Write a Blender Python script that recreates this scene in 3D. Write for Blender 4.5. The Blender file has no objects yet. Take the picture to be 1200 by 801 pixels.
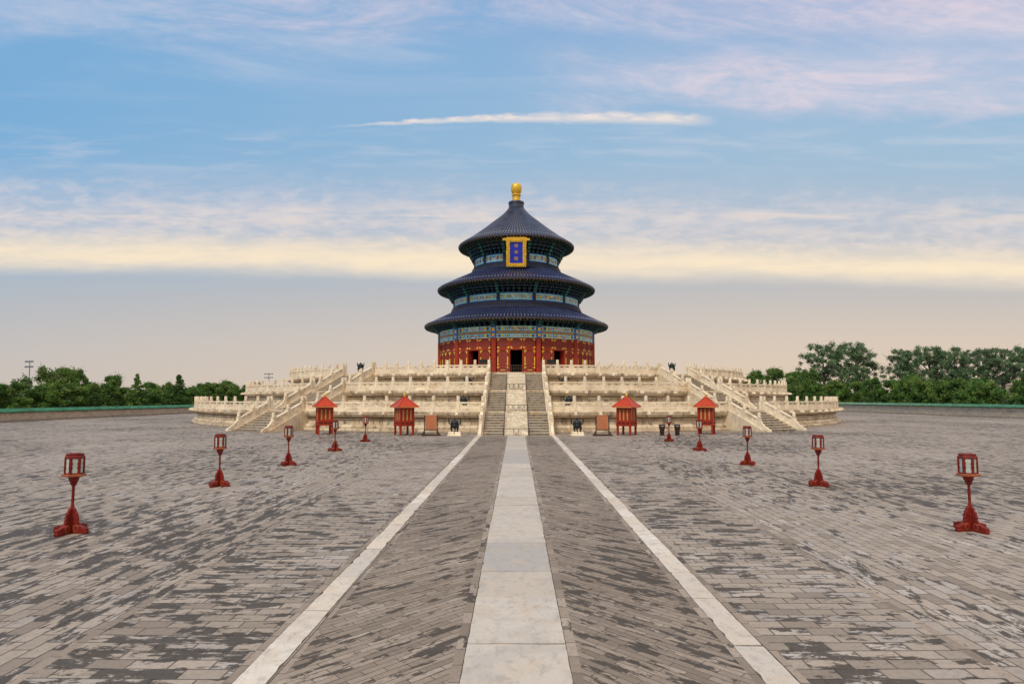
import bpy, bmesh, math, random
from math import sin, cos, pi, radians, sqrt, atan2, tan, degrees
from mathutils import Vector, Matrix, noise as mnoise

scene = bpy.context.scene
COL = scene.collection
random.seed(7)

# ------------------------------------------------------------------ camera
EYE = 2.95
cam_d = bpy.data.cameras.new('camera')
cam_d.sensor_width = 36.0
cam_d.lens = 21.6
cam_d.shift_x = -5.0 / 1200
cam_d.shift_y = 25.2 / 1200
cam_d.clip_end = 6000
cam = bpy.data.objects.new('camera', cam_d)
COL.objects.link(cam)
cam.location = (0, 0, EYE)
cam.rotation_euler = (radians(93.2), 0, 0)
scene.camera = cam

# ------------------------------------------------------------------ exposure
vs = scene.view_settings
vs.view_transform = 'Standard'
vs.look = 'None'
vs.exposure = 0.0
vs.gamma = 1.0
vs.use_curve_mapping = False
scene.cycles.max_bounces = 6

# ------------------------------------------------------------------ sun (thin cloud: wide and soft), behind the camera to the left
SUN_EL, SUN_AZ = 52.0, 205.0        # azimuth clockwise from +Y
sun_d = bpy.data.lights.new('sun', 'SUN')
sun_d.energy = 2.4
sun_d.angle = radians(14)
sun_d.color = (1.0, 0.86, 0.68)
sun = bpy.data.objects.new('sun', sun_d)
COL.objects.link(sun)
sd = Vector((sin(radians(SUN_AZ)) * cos(radians(SUN_EL)), cos(radians(SUN_AZ)) * cos(radians(SUN_EL)), sin(radians(SUN_EL))))
sun.rotation_euler = sd.to_track_quat('Z', 'Y').to_euler()


# ------------------------------------------------------------------ node helpers
class NT:
    """small expression builder over a node tree"""
    def __init__(s, nt):
        s.nt = nt
    def new(s, t, **kw):
        n = s.nt.nodes.new(t)
        for k, v in kw.items():
            setattr(n, k, v)
        return n
    def put(s, sock, v):
        if isinstance(v, bpy.types.NodeSocket):
            s.nt.links.new(v, sock)
        elif v is not None:
            sock.default_value = v
    def m(s, op, a, b=None, c=None, clamp=False):
        n = s.new('ShaderNodeMath', operation=op, use_clamp=clamp)
        s.put(n.inputs[0], a)
        s.put(n.inputs[1], b)
        s.put(n.inputs[2], c)
        return n.outputs[0]
    def add(s, a, b): return s.m('ADD', a, b)
    def sub(s, a, b): return s.m('SUBTRACT', a, b)
    def mul(s, a, b): return s.m('MULTIPLY', a, b)
    def div(s, a, b): return s.m('DIVIDE', a, b)
    def mx(s, a, b): return s.m('MAXIMUM', a, b)
    def step(s, x, a, b, lo=0.0, hi=1.0):
        n = s.new('ShaderNodeMapRange', interpolation_type='SMOOTHSTEP')
        s.put(n.inputs[0], x)
        for i, v in zip((1, 2, 3, 4), (a, b, lo, hi)):
            s.put(n.inputs[i], v)
        return n.outputs[0]
    def lin(s, x, a, b, lo=0.0, hi=1.0):
        n = s.new('ShaderNodeMapRange', clamp=True)
        s.put(n.inputs[0], x)
        for i, v in zip((1, 2, 3, 4), (a, b, lo, hi)):
            s.put(n.inputs[i], v)
        return n.outputs[0]
    def mix(s, f, a, b, blend='MIX'):
        n = s.new('ShaderNodeMix', data_type='RGBA', blend_type=blend)
        s.put(n.inputs[0], f)
        s.put(n.inputs[6], a if isinstance(a, bpy.types.NodeSocket) else (*a, 1) if len(a) == 3 else a)
        s.put(n.inputs[7], b if isinstance(b, bpy.types.NodeSocket) else (*b, 1) if len(b) == 3 else b)
        return n.outputs[2]
    def xyz(s, x, y, z):
        n = s.new('ShaderNodeCombineXYZ')
        for i, v in enumerate((x, y, z)):
            s.put(n.inputs[i], v)
        return n.outputs[0]
    def sep(s, v):
        n = s.new('ShaderNodeSeparateXYZ')
        s.put(n.inputs[0], v)
        return n.outputs
    def noise(s, vec, scale=1.0, detail=3.0, rough=0.5, dist=0.0):
        n = s.new('ShaderNodeTexNoise')
        s.put(n.inputs['Vector'], vec)
        n.inputs['Scale'].default_value = scale
        n.inputs['Detail'].default_value = detail
        n.inputs['Roughness'].default_value = rough
        n.inputs['Distortion'].default_value = dist
        return n.outputs['Fac']
    def ramp(s, x, stops, interp='LINEAR'):
        n = s.new('ShaderNodeValToRGB')
        cr = n.color_ramp
        cr.interpolation = interp
        while len(cr.elements) < len(stops):
            cr.elements.new(0.5)
        for e, (p, c) in zip(cr.elements, stops):
            e.position = p
            e.color = (*c, 1) if len(c) == 3 else c
        s.put(n.inputs[0], x)
        return n.outputs[0]
    def scalevec(s, v, sc):
        n = s.new('ShaderNodeVectorMath', operation='MULTIPLY')
        s.put(n.inputs[0], v)
        s.put(n.inputs[1], sc)
        return n.outputs[0]
    def rotz(s, v, ang):
        n = s.new('ShaderNodeMapping')
        s.put(n.inputs['Vector'], v)
        n.inputs['Rotation'].default_value = (0, 0, ang)
        return n.outputs[0]
    def brick(s, vec, w, h, mortar=0.01, offset=0.5, smooth=0.1):
        n = s.new('ShaderNodeTexBrick')
        n.offset = offset
        s.put(n.inputs['Vector'], vec)
        n.inputs['Color1'].default_value = (0, 0, 0, 1)
        n.inputs['Color2'].default_value = (1, 1, 1, 1)
        n.inputs['Mortar'].default_value = (0.5, 0.5, 0.5, 1)
        n.inputs['Scale'].default_value = 1.0
        n.inputs['Mortar Size'].default_value = mortar
        n.inputs['Mortar Smooth'].default_value = smooth
        n.inputs['Bias'].default_value = 0.0
        n.inputs['Brick Width'].default_value = w
        n.inputs['Row Height'].default_value = h
        return n.outputs['Color'], n.outputs['Fac']


# ------------------------------------------------------------------ world: Nishita sky with high cloud and evening haze
world = bpy.data.worlds.new('World')
scene.world = world
world.use_nodes = True
wn = world.node_tree
wn.nodes.clear()
W = NT(wn)
BG = 0.1
sky = W.new('ShaderNodeTexSky')
sky.sky_type = 'NISHITA'
sky.sun_disc = False
sky.sun_elevation = radians(SUN_EL)
sky.sun_rotation = radians(SUN_AZ)
sky.air_density = 1.0
sky.dust_density = 2.0
dirv = W.new('ShaderNodeTexCoord').outputs['Generated']
dx, dy, dz = W.sep(dirv)
ay = W.mx(W.m('ABSOLUTE', dy), 0.22)
q = W.div(dz, ay)                  # height over distance to a flat cloud deck
p = W.div(dx, ay)
base = W.ramp(W.mul(q, 1.25), [
    (0.00, (0.74, 0.60, 0.47)), (0.10, (0.67, 0.575, 0.50)), (0.20, (0.565, 0.545, 0.535)), (0.34, (0.44, 0.54, 0.64)),
    (0.50, (0.40, 0.57, 0.73)), (0.66, (0.35, 0.54, 0.76)), (0.82, (0.31, 0.48, 0.75)), (1.0, (0.40, 0.48, 0.62))])
# unseen sky overhead and behind the camera: bright cloud added to neutralise the light
base = W.mix(W.step(q, 0.74, 1.15), base, (0.98, 0.90, 0.80))
base = W.mix(W.mul(W.step(dy, 0.10, -0.35), W.step(dz, -0.02, 0.1)), base, (0.74, 0.63, 0.50))
# left side of the view a little bluer and deeper, right side paler
side = W.lin(p, -0.9, 0.5)
base = W.mix(W.mul(W.sub(1.0, side), W.step(q, 0.12, 0.5, 0.15, 0.95)), base, (0.20, 0.45, 0.74))
base = W.mix(W.mul(side, W.step(q, 0.02, 0.25, 0.6, 0.0)), base, (0.86, 0.67, 0.50))
nish = W.scalevec(sky.outputs[0], (0.07, 0.07, 0.07))
base = W.mix(0.12, base, nish)
big = W.noise(W.xyz(W.mul(p, 2.2), W.mul(q, 9.0), 0.0), 1.0, 4, 0.55, 0.6)
mid = W.noise(W.xyz(W.mul(p, 6.0), W.mul(q, 46.0), 3.0), 1.0, 5, 0.58, 0.4)
fine = W.noise(W.xyz(W.mul(p, 26.0), W.mul(q, 78.0), 7.0), 1.0, 4, 0.55, 0.5)
edge_q = W.add(q, W.mul(W.sub(big, 0.5), 0.028))
slope_q = W.add(edge_q, W.mul(p, 0.017))
# thin veil and ripples of the middle deck
veil = W.mul(W.step(slope_q, 0.185, 0.225), W.step(slope_q, 0.40, 0.28))
tex = W.step(W.add(W.mul(mid, 0.50), W.mul(fine, 0.54)), 0.38, 0.66)
veil_d = W.mul(veil, W.add(0.34, W.mul(tex, 0.46)))
veil_c = W.mix(W.step(q, 0.21, 0.34), (0.86, 0.73, 0.62), (0.62, 0.61, 0.69))
c = W.mix(veil_d, base, veil_c)
# bright lower edge of the deck
band = W.mul(W.step(slope_q, 0.182, 0.226), W.step(slope_q, 0.272, 0.220))
band_d = W.mul(band, W.add(0.62, W.mul(W.step(W.add(W.mul(mid, 0.5), W.mul(big, 0.6)), 0.40, 0.72), 0.36)))
c = W.mix(band_d, c, (1.0, 0.83, 0.59))
# second pale strip a little higher
strip2 = W.mul(W.step(edge_q, 0.280, 0.296), W.step(edge_q, 0.335, 0.300))
c = W.mix(W.mul(strip2, W.mul(W.step(mid, 0.36, 0.66), 0.45)), c, (0.90, 0.75, 0.63))
# one long thin trail
tq = W.sub(W.add(q, W.mul(W.m('POWER', W.sub(p, 0.10), 2.0), 0.10)), W.add(0.4665, W.mul(W.sub(fine, 0.5), 0.010)))
hw = W.mul(W.step(p, -0.34, 0.20, 0.0022, 0.0125), 1.0)
trail = W.mul(W.step(W.div(W.m('ABSOLUTE', tq), hw), 1.15, 0.1), W.mul(W.step(p, -0.34, -0.15), W.step(p, 0.345, 0.27)))
trail = W.mul(trail, W.step(dy, 0.0, 0.1))
c = W.mix(W.mul(trail, W.add(0.50, W.mul(W.step(fine, 0.35, 0.65), 0.35))), c, (0.93, 0.80, 0.72))
# high torn cirrus, thicker to the right
wq = W.add(q, W.mul(W.sub(big, 0.5), 0.16))
wisp = W.noise(W.xyz(W.mul(p, 3.5), W.mul(W.add(q, W.mul(p, 0.10)), 13.0), 11.0), 1.0, 8, 0.68, 1.0)
wtex = W.step(W.add(W.mul(wisp, 0.78), W.mul(fine, 0.22)), 0.34, 0.80)
hi1 = W.mul(W.step(wq, 0.455, 0.50), W.step(wq, 0.62, 0.53))
hi1 = W.mul(hi1, W.step(p, -0.05, 0.25))
hi2 = W.mul(W.step(wq, 0.565, 0.64), W.step(p, -0.75, -0.1, 0.55, 1.0))
hi = W.mul(W.m('MAXIMUM', hi1, hi2), W.add(W.mul(W.step(p, -0.2, 0.6), 0.22), W.mul(wtex, 0.80)))
c = W.mix(hi, c, (0.80, 0.68, 0.74))
# thin white veils drawn across the whole upper sky
vn = W.noise(W.xyz(W.mul(p, 1.3), W.mul(W.add(q, W.mul(p, 0.05)), 9.0), 23.0), 1.0, 6, 0.6, 1.2)
c = W.mix(W.mul(W.mul(W.step(vn, 0.44, 0.74), W.step(q, 0.40, 0.60)), 0.34), c, (0.72, 0.70, 0.79))
# ripples of small cloud above the bright band
rp = W.noise(W.xyz(W.mul(p, 20.0), W.mul(q, 44.0), 31.0), 1.0, 2, 0.5, 0.2)
rpm = W.mul(W.step(slope_q, 0.235, 0.28), W.step(slope_q, 0.39, 0.31))
c = W.mix(W.mul(W.mul(W.step(rp, 0.47, 0.66), rpm), W.add(0.08, W.mul(W.step(big, 0.4, 0.6), 0.20))), c, (0.86, 0.75, 0.69))
# faint streaks low in the blue
lowst = W.mul(W.mul(W.step(edge_q, 0.36, 0.40), W.step(edge_q, 0.47, 0.42)), W.step(mid, 0.45, 0.7))
c = W.mix(W.mul(lowst, 0.25), c, (0.75, 0.72, 0.76))
# below the horizon: the dull colour of ground
c = W.mix(W.step(dz, 0.0, -0.05), c, (0.25, 0.22, 0.19))
bgn = W.new('ShaderNodeBackground')
W.put(bgn.inputs[0], W.scalevec(c, (1 / BG,) * 3))
bgn.inputs[1].default_value = BG
wn.links.new(bgn.outputs[0], W.new('ShaderNodeOutputWorld').inputs[0])


# ------------------------------------------------------------------ materials
MATS = {}
def mat(name, col=(0.5, 0.5, 0.5), rough=0.6, metal=0.0, var=0.12, vscale=3.0, bump=0.0, bscale=20.0, spec=0.5):
    """plain paint/stone with a soft uneven tint"""
    if name in MATS:
        return MATS[name]
    m = bpy.data.materials.new(name)
    m.use_nodes = True
    n = NT(m.node_tree)
    b = m.node_tree.nodes['Principled BSDF']
    co = n.new('ShaderNodeTexCoord').outputs['Object']
    f = n.noise(co, vscale, 5, 0.6)
    lo = tuple(x * (1 - var) for x in col)
    hi = tuple(min(1, x * (1 + var)) for x in col)
    n.put(b.inputs['Base Color'], n.mix(n.step(f, 0.3, 0.7), lo, hi))
    n.put(b.inputs['Roughness'], n.lin(n.noise(co, vscale * 2, 3), 0.3, 0.7, max(0.05, rough - 0.1), min(1, rough + 0.1)))
    b.inputs['Metallic'].default_value = metal
    b.inputs['Specular IOR Level'].default_value = spec
    if bump:
        bp = n.new('ShaderNodeBump')
        bp.inputs['Strength'].default_value = bump
        bp.inputs['Distance'].default_value = 0.05
        n.put(bp.inputs['Height'], n.noise(co, bscale, 4, 0.6))
        n.put(b.inputs['Normal'], bp.outputs[0])
    MATS[name] = m
    return m

def paving(name, w, h, ang, stops, dark=(0.052, 0.043, 0.035), dark_at=0.60, stretch=(1.0, 3.2), mortar=0.012, patch=0.45, vary=0.30):
    """old grey brick: each brick its own tint, dark damp-looking bricks in ragged groups, dark joints"""
    m = bpy.data.materials.new(name)
    m.use_nodes = True
    n = NT(m.node_tree)
    b = m.node_tree.nodes['Principled BSDF']
    co = n.rotz(n.new('ShaderNodeTexCoord').outputs['Object'], ang)
    x, y, z = n.sep(co)
    # courses wander a little, as old paving does
    wob = n.noise(n.xyz(n.mul(x, 0.35), n.mul(y, 0.35), 0.0), 1.0, 2)
    co2 = n.xyz(n.add(x, n.mul(wob, 0.10)), n.add(y, n.mul(wob, 0.13)), 0.0)
    tint, joint = n.brick(co2, w, h, mortar)
    grey = n.sep(tint)[0]
    col = n.ramp(grey, stops)
    tone = n.noise(n.xyz(n.mul(x, 0.25), n.mul(y, 0.4), 5.0), 1.0, 4, 0.6)
    col = n.mix(n.step(tone, 0.25, 0.75, 0.0, vary), col, (0.20, 0.155, 0.115))
    grain = n.noise(co, 14.0, 5, 0.7)
    wear = n.noise(n.xyz(n.mul(x, 3.0), n.mul(y, 7.0), 2.0), 1.0, 5, 0.7)
    col = n.mix(n.step(grain, 0.35, 0.75, 0.0, 0.30), col, (0.10, 0.092, 0.085))
    pn = n.noise(n.xyz(n.mul(x, stretch[0]), n.mul(y, stretch[1]), 9.0), 1.0, 6, 0.68, 0.3)
    pn2 = n.noise(n.xyz(n.mul(x, 0.11), n.mul(y, 0.11), 4.0), 1.0, 3, 0.6)
    score = n.add(n.add(n.mul(pn, 0.84), n.mul(grey, 0.20)), n.add(n.mul(wear, 0.62), n.mul(pn2, 0.45)))
    dk = n.step(score, dark_at + 0.475, dark_at + 0.535)
    col = n.mix(n.mul(dk, 0.90), col, dark)
    col = n.mix(n.mul(joint, 0.75), col, (0.055, 0.048, 0.042))
    n.put(b.inputs['Base Color'], col)
    n.put(b.inputs['Roughness'], n.lin(grain, 0.3, 0.7, 0.50, 0.80))
    b.inputs['Specular IOR Level'].default_value = 0.2
    bp = n.new('ShaderNodeBump')
    bp.inputs['Strength'].default_value = 0.6
    bp.inputs['Distance'].default_value = 0.022
    hgt = n.sub(n.add(n.mul(grain, 0.35), n.mul(grey, 0.5)), joint)
    n.put(bp.inputs['Height'], hgt)
    n.put(b.inputs['Normal'], bp.outputs[0])
    MATS[name] = m
    return m

def slab_stone(name, warm=(0.56, 0.50, 0.42), cool=(0.40, 0.40, 0.41), pale=(0.66, 0.62, 0.55)):
    """worn marble paving stones, each stone (mesh island) its own tint"""
    m = bpy.data.materials.new(name)
    m.use_nodes = True
    n = NT(m.node_tree)
    b = m.node_tree.nodes['Principled BSDF']
    co = n.new('ShaderNodeTexCoord').outputs['Object']
    x, y, z = n.sep(co)
    r1 = n.new('ShaderNodeNewGeometry').outputs['Random Per Island']
    col = n.ramp(r1, [(0.0, warm), (0.22, pale), (0.45, warm), (0.6, cool), (0.78, tuple((a + c) / 2 for a, c in zip(warm, cool))), (1.0, pale)])
    off = n.mul(r1, 37.0)
    cl = n.noise(n.xyz(n.add(x, off), y, z), 1.3, 6, 0.60, 0.5)
    col = n.mix(n.step(cl, 0.43, 0.60, 0.0, 0.48), col, cool)
    cl2 = n.noise(n.xyz(n.add(x, 30.0), n.add(y, off), z), 2.1, 5, 0.62, 0.3)
    col = n.mix(n.step(cl2, 0.48, 0.62, 0.0, 0.42), col, (0.55, 0.45, 0.33))
    cl3 = n.noise(n.xyz(n.mul(x, 6.0), n.mul(y, 4.0), 8.0), 1.0, 7, 0.75, 0.2)
    col = n.mix(n.step(cl3, 0.48, 0.64, 0.0, 0.46), col, (0.30, 0.285, 0.265))
    sp = n.noise(co, 24.0, 5, 0.75)
    col = n.mix(n.step(sp, 0.52, 0.68, 0.0, 0.30), col, (0.32, 0.30, 0.27))
    n.put(b.inputs['Base Color'], col)
    n.put(b.inputs['Roughness'], n.lin(cl, 0.3, 0.7, 0.42, 0.68))
    bp = n.new('ShaderNodeBump')
    bp.inputs['Strength'].default_value = 0.5
    bp.inputs['Distance'].default_value = 0.012
    n.put(bp.inputs['Height'], n.add(n.mul(sp, 0.5), cl3))
    n.put(b.inputs['Normal'], bp.outputs[0])
    MATS[name] = m
    return m

def marble(name, col=(0.68, 0.585, 0.44), blocks=None, stain=0.5, carve=0.0, grey=(0.30, 0.27, 0.22)):
    """weathered warm white marble: blotches, rain streaks, rust; optional block joints from UV"""
    m = bpy.data.materials.new(name)
    m.use_nodes = True
    n = NT(m.node_tree)
    b = m.node_tree.nodes['Principled BSDF']
    tc = n.new('ShaderNodeTexCoord')
    geo = n.new('ShaderNodeNewGeometry').outputs['Position']
    oi = n.new('ShaderNodeObjectInfo').outputs['Random']
    x, y, z = n.sep(geo)
    blot = n.noise(geo, 0.9, 6, 0.62, 0.4)
    base = n.mix(n.step(blot, 0.30, 0.70), tuple(k * 0.86 for k in col), tuple(min(1, k * 1.12) for k in col))
    base = n.mix(n.mul(oi, 0.18), base, (0.56, 0.50, 0.42))
    ruddy = n.noise(n.xyz(n.mul(x, 0.8), n.mul(y, 0.8), n.mul(z, 1.4)), 1.0, 5, 0.65)
    base = n.mix(n.step(ruddy, 0.50, 0.66, 0.0, 0.50), base, (0.54, 0.37, 0.20))
    streak = n.noise(n.xyz(n.mul(x, 2.6), n.mul(y, 2.6), n.mul(z, 0.55)), 1.0, 6, 0.68, 0.2)
    base = n.mix(n.step(streak, 0.49, 0.62, 0.0, stain), base, grey)
    fine = n.noise(geo, 9.0, 5, 0.72)
    base = n.mix(n.step(fine, 0.51, 0.66, 0.0, 0.32 if blocks else 0.16), base, (0.27, 0.235, 0.18))
    h = fine
    if blocks:
        tint, joint = n.brick(tc.outputs['UV'], blocks[0], blocks[1], 0.028, 0.5, 0.3)
        g = n.sep(tint)[0]
        base = n.mix(n.mul(n.step(g, 0.1, 0.95), 0.60), base, n.mix(n.step(g, 0.55, 0.6), (0.44, 0.30, 0.16), (0.80, 0.70, 0.54)))
        base = n.mix(n.mul(joint, 0.6), base, (0.16, 0.125, 0.085))
        h = n.sub(n.mul(fine, 0.5), joint)
    if carve:
        v = n.new('ShaderNodeTexVoronoi')
        v.inputs['Scale'].default_value = 4.2
        sw = n.noise(geo, 2.4, 4, 0.6, 2.5)
        n.put(v.inputs['Vector'], geo)
        h = n.add(n.mul(v.outputs['Distance'], 0.8), n.step(sw, 0.35, 0.65))
        base = n.mix(n.step(h, 1.0, 0.35, 0.0, 0.55), base, (0.46, 0.32, 0.17))
    n.put(b.inputs['Base Color'], base)
    b.inputs['Roughness'].default_value = 0.72
    b.inputs['Specular IOR Level'].default_value = 0.3
    bp = n.new('ShaderNodeBump')
    bp.inputs['Strength'].default_value = 0.9 if carve else 0.5
    bp.inputs['Distance'].default_value = 0.09 if carve else 0.02
    n.put(bp.inputs['Height'], h)
    n.put(b.inputs['Normal'], bp.outputs[0])
    MATS[name] = m
    return m

def foliage(name, col):
    m = bpy.data.materials.new(name)
    m.use_nodes = True
    n = NT(m.node_tree)
    b = m.node_tree.nodes['Principled BSDF']
    pos = n.new('ShaderNodeNewGeometry').outputs['Position']
    oi = n.new('ShaderNodeObjectInfo').outputs['Random']
    f = n.noise(pos, 0.5, 4, 0.6)
    c1 = n.mix(n.step(f, 0.3, 0.7), tuple(k * 0.62 for k in col), (col[0] * 1.5, col[1] * 1.35, col[2] * 1.05))
    c1 = n.mix(n.mul(oi, 0.35), c1, (col[0] * 1.2, col[1] * 1.05, col[2] * 0.8))
    n.put(b.inputs['Base Color'], c1)
    b.inputs['Roughness'].default_value = 0.6
    b.inputs['Specular IOR Level'].default_value = 0.25
    MATS[name] = m
    return m

def tiles_mat(name, col, dusty):
    m = bpy.data.materials.new(name)
    m.use_nodes = True
    n = NT(m.node_tree)
    b = m.node_tree.nodes['Principled BSDF']
    co = n.new('ShaderNodeTexCoord').outputs['Object']
    f = n.noise(co, 0.8, 6, 0.65)
    g = n.noise(co, 4.0, 4, 0.7)
    c1 = n.mix(n.step(f, 0.3, 0.7), tuple(k * 0.75 for k in col), tuple(k * 1.25 for k in col))
    c1 = n.mix(n.step(g, 0.45, 0.75, 0.0, 0.55), c1, dusty)
    n.put(b.inputs['Base Color'], c1)
    n.put(b.inputs['Roughness'], n.lin(f, 0.3, 0.7, 0.28, 0.45))
    MATS[name] = m
    return m

GREYS = [(0.0, (0.27, 0.226, 0.186)), (0.25, (0.40, 0.342, 0.285)), (0.5, (0.45, 0.385, 0.322)), (0.72, (0.40, 0.362, 0.330)), (0.9, (0.49, 0.445, 0.408)), (1.0, (0.55, 0.488, 0.425))]
BROWNS = [(0.0, (0.22, 0.178, 0.142)), (0.3, (0.31, 0.256, 0.206)), (0.7, (0.38, 0.315, 0.256)), (1.0, (0.46, 0.392, 0.326))]
M_FIELD = paving('courtyard_brick', 0.46, 0.235, pi / 2, GREYS, dark_at=0.61)
M_APRON = paving('apron_brick', 0.47, 0.24, 0.0, GREYS, dark_at=0.615)
M_STRIPL = paving('diagonal_brick_left', 0.46, 0.105, -pi / 4, BROWNS, dark_at=0.635, stretch=(0.75, 5.0), mortar=0.006, vary=0.5)
M_STRIPR = paving('diagonal_brick_right', 0.46, 0.105, pi / 4, BROWNS, dark_at=0.635, stretch=(0.75, 5.0), mortar=0.006, vary=0.5)
M_EDGE = paving('edging_brick', 0.42, 0.5, pi / 2, BROWNS, dark_at=0.68, mortar=0.008)
M_PATH = slab_stone('path_marble', warm=(0.52, 0.46, 0.385), cool=(0.40, 0.385, 0.365), pale=(0.61, 0.56, 0.49))
M_JOINT = mat('joint_soil', (0.085, 0.072, 0.058), 0.95, var=0.4, vscale=8)
M_BORDER = slab_stone('border_marble', warm=(0.67, 0.575, 0.46), cool=(0.56, 0.51, 0.45), pale=(0.76, 0.71, 0.63))
M_MARB = marble('white_marble', col=(0.92, 0.79, 0.60), stain=0.16)
M_MARBW = marble('marble_blocks', col=(0.64, 0.53, 0.375), blocks=(1.15, 0.46), stain=0.78, grey=(0.20, 0.165, 0.125))
M_NOSE = marble('lit_step_edge', col=(0.62, 0.54, 0.43), stain=0.35)  # light caught by the tread edges, put into a paler colour
M_CARVE = marble('carved_marble', col=(0.92, 0.79, 0.58), stain=0.10, carve=1.0)
M_STEP = marble('step_stone', col=(0.33, 0.29, 0.235), stain=0.6, grey=(0.13, 0.115, 0.095))
M_FLOOR = paving('terrace_floor', 0.5, 0.5, 0.3, GREYS, dark_at=0.7)
M_RED = mat('red_lacquer', (0.32, 0.036, 0.018), 0.45, spec=0.25, var=0.2, vscale=1.5)
M_REDDK = mat('dark_red_lattice', (0.26, 0.042, 0.024), 0.6, var=0.25, vscale=6)
M_GOLDP = mat('gold_paint', (0.86, 0.58, 0.055), 0.5, var=0.15)
M_GOLD = mat('gilding', (0.80, 0.49, 0.05), 0.42, metal=0.35, var=0.22, bump=0.6, bscale=7)
M_BLUE = mat('blue_paint', (0.03, 0.19, 0.58), 0.55, var=0.2)
M_TEAL = mat('teal_paint', (0.09, 0.55, 0.52), 0.55, var=0.2)
M_CYAN = mat('pale_blue_paint', (0.36, 0.78, 0.80), 0.55, var=0.2)
M_PINK = mat('pink_paint', (0.58, 0.36, 0.26), 0.6, var=0.2)
M_NAVY = mat('navy_paint', (0.010, 0.022, 0.055), 0.6, var=0.2)
M_GREEN = mat('green_paint', (0.03, 0.16, 0.11), 0.6, var=0.2)
M_REDEAVE = mat('eave_board_paint', (0.21, 0.075, 0.035), 0.55)
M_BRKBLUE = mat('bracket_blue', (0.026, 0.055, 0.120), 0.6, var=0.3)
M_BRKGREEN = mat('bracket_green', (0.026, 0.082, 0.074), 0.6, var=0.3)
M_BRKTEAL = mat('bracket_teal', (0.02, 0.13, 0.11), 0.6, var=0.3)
M_BRKGOLD = mat('dull_gold', (0.35, 0.20, 0.04), 0.5)
M_ORANGE = mat('orange_band', (0.60, 0.27, 0.07), 0.55, var=0.12)
M_TILE = tiles_mat('blue_glazed_tile', (0.026, 0.038, 0.108), (0.085, 0.092, 0.118))
M_TILE3 = tiles_mat('top_roof_blue_tile', (0.056, 0.072, 0.130), (0.14, 0.15, 0.185))  # paler and greyer than the tile of the lower roofs
M_PAN = tiles_mat('pan_tile', (0.012, 0.018, 0.056), (0.034, 0.038, 0.055))
M_PAN3 = tiles_mat('dusty_pan_tile', (0.018, 0.024, 0.050), (0.046, 0.050, 0.068))
M_TILEDK = mat('roof_ridge_tile', (0.036, 0.042, 0.082), 0.4, var=0.3)
M_NAIL = mat('pale_tile_cap', (0.42, 0.42, 0.44), 0.4)
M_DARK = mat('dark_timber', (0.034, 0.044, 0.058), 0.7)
M_SHADOW = mat('dark_interior', (0.03, 0.012, 0.010), 0.8)  # shade behind the open doors, put into the colour
M_BRONZE = mat('dark_bronze', (0.020, 0.030, 0.030), 0.42, metal=0.5, var=0.4, vscale=7, bump=0.4, bscale=14)
M_LAMPRED = mat('lamp_red_paint', (0.185, 0.016, 0.010), 0.48, spec=0.25, var=0.3, vscale=9, bump=0.12, bscale=30)
M_LAMPTRAY = mat('orange_red_tray', (0.30, 0.072, 0.022), 0.45, var=0.25, vscale=12)
M_FROST = mat('frosted_pane', (0.40, 0.46, 0.42), 0.25, var=0.22, vscale=4)
M_KRED = mat('pavilion_red', (0.31, 0.028, 0.011), 0.45, spec=0.25, var=0.18, vscale=5)
M_KROOF = mat('pavilion_roof_red', (0.46, 0.050, 0.018), 0.42, spec=0.25, var=0.12, vscale=3)
M_KYEL = mat('yellow_slat', (0.44, 0.245, 0.075), 0.6, var=0.15, vscale=6)
M_BOARD = mat('terracotta_board', (0.46, 0.165, 0.07), 0.6, var=0.2, vscale=14, bump=0.4, bscale=45)
M_WOOD = mat('dark_brown_wood', (0.055, 0.022, 0.016), 0.5)
M_BIN = mat('bin_brown', (0.040, 0.018, 0.015), 0.42)
M_IRON = mat('brown_iron', (0.085, 0.06, 0.045), 0.5, metal=0.3)
M_WALLBR = None
M_GTILE = mat('green_glazed_tile', (0.045, 0.205, 0.125), 0.35, var=0.35, vscale=1.2)
M_BARK = mat('bark', (0.10, 0.075, 0.055), 0.85)
M_STEEL = mat('mast_steel', (0.24, 0.27, 0.31), 0.5, metal=0.4)
M_LAMPFACE = mat('flood_lamp', (0.20, 0.23, 0.28), 0.4)
M_SOIL = mat('park_soil', (0.06, 0.07, 0.035), 0.9, var=0.4, vscale=0.2)
M_BEIGE = mat('beige_plaster', (0.40, 0.34, 0.25), 0.8)
M_ROYAL = mat('royal_blue_field', (0.008, 0.028, 0.44), 0.4, var=0.1)
M_LEAFA = foliage('leaf_dark', (0.046, 0.112, 0.030))
M_LEAFB = foliage('leaf_mid', (0.078, 0.180, 0.042))
M_LEAFC = foliage('leaf_olive', (0.125, 0.215, 0.055))
M_LEAFP = foliage('leaf_poplar', (0.120, 0.225, 0.130))
M_LEAFQ = foliage('leaf_poplar_dark', (0.088, 0.155, 0.092))


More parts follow.
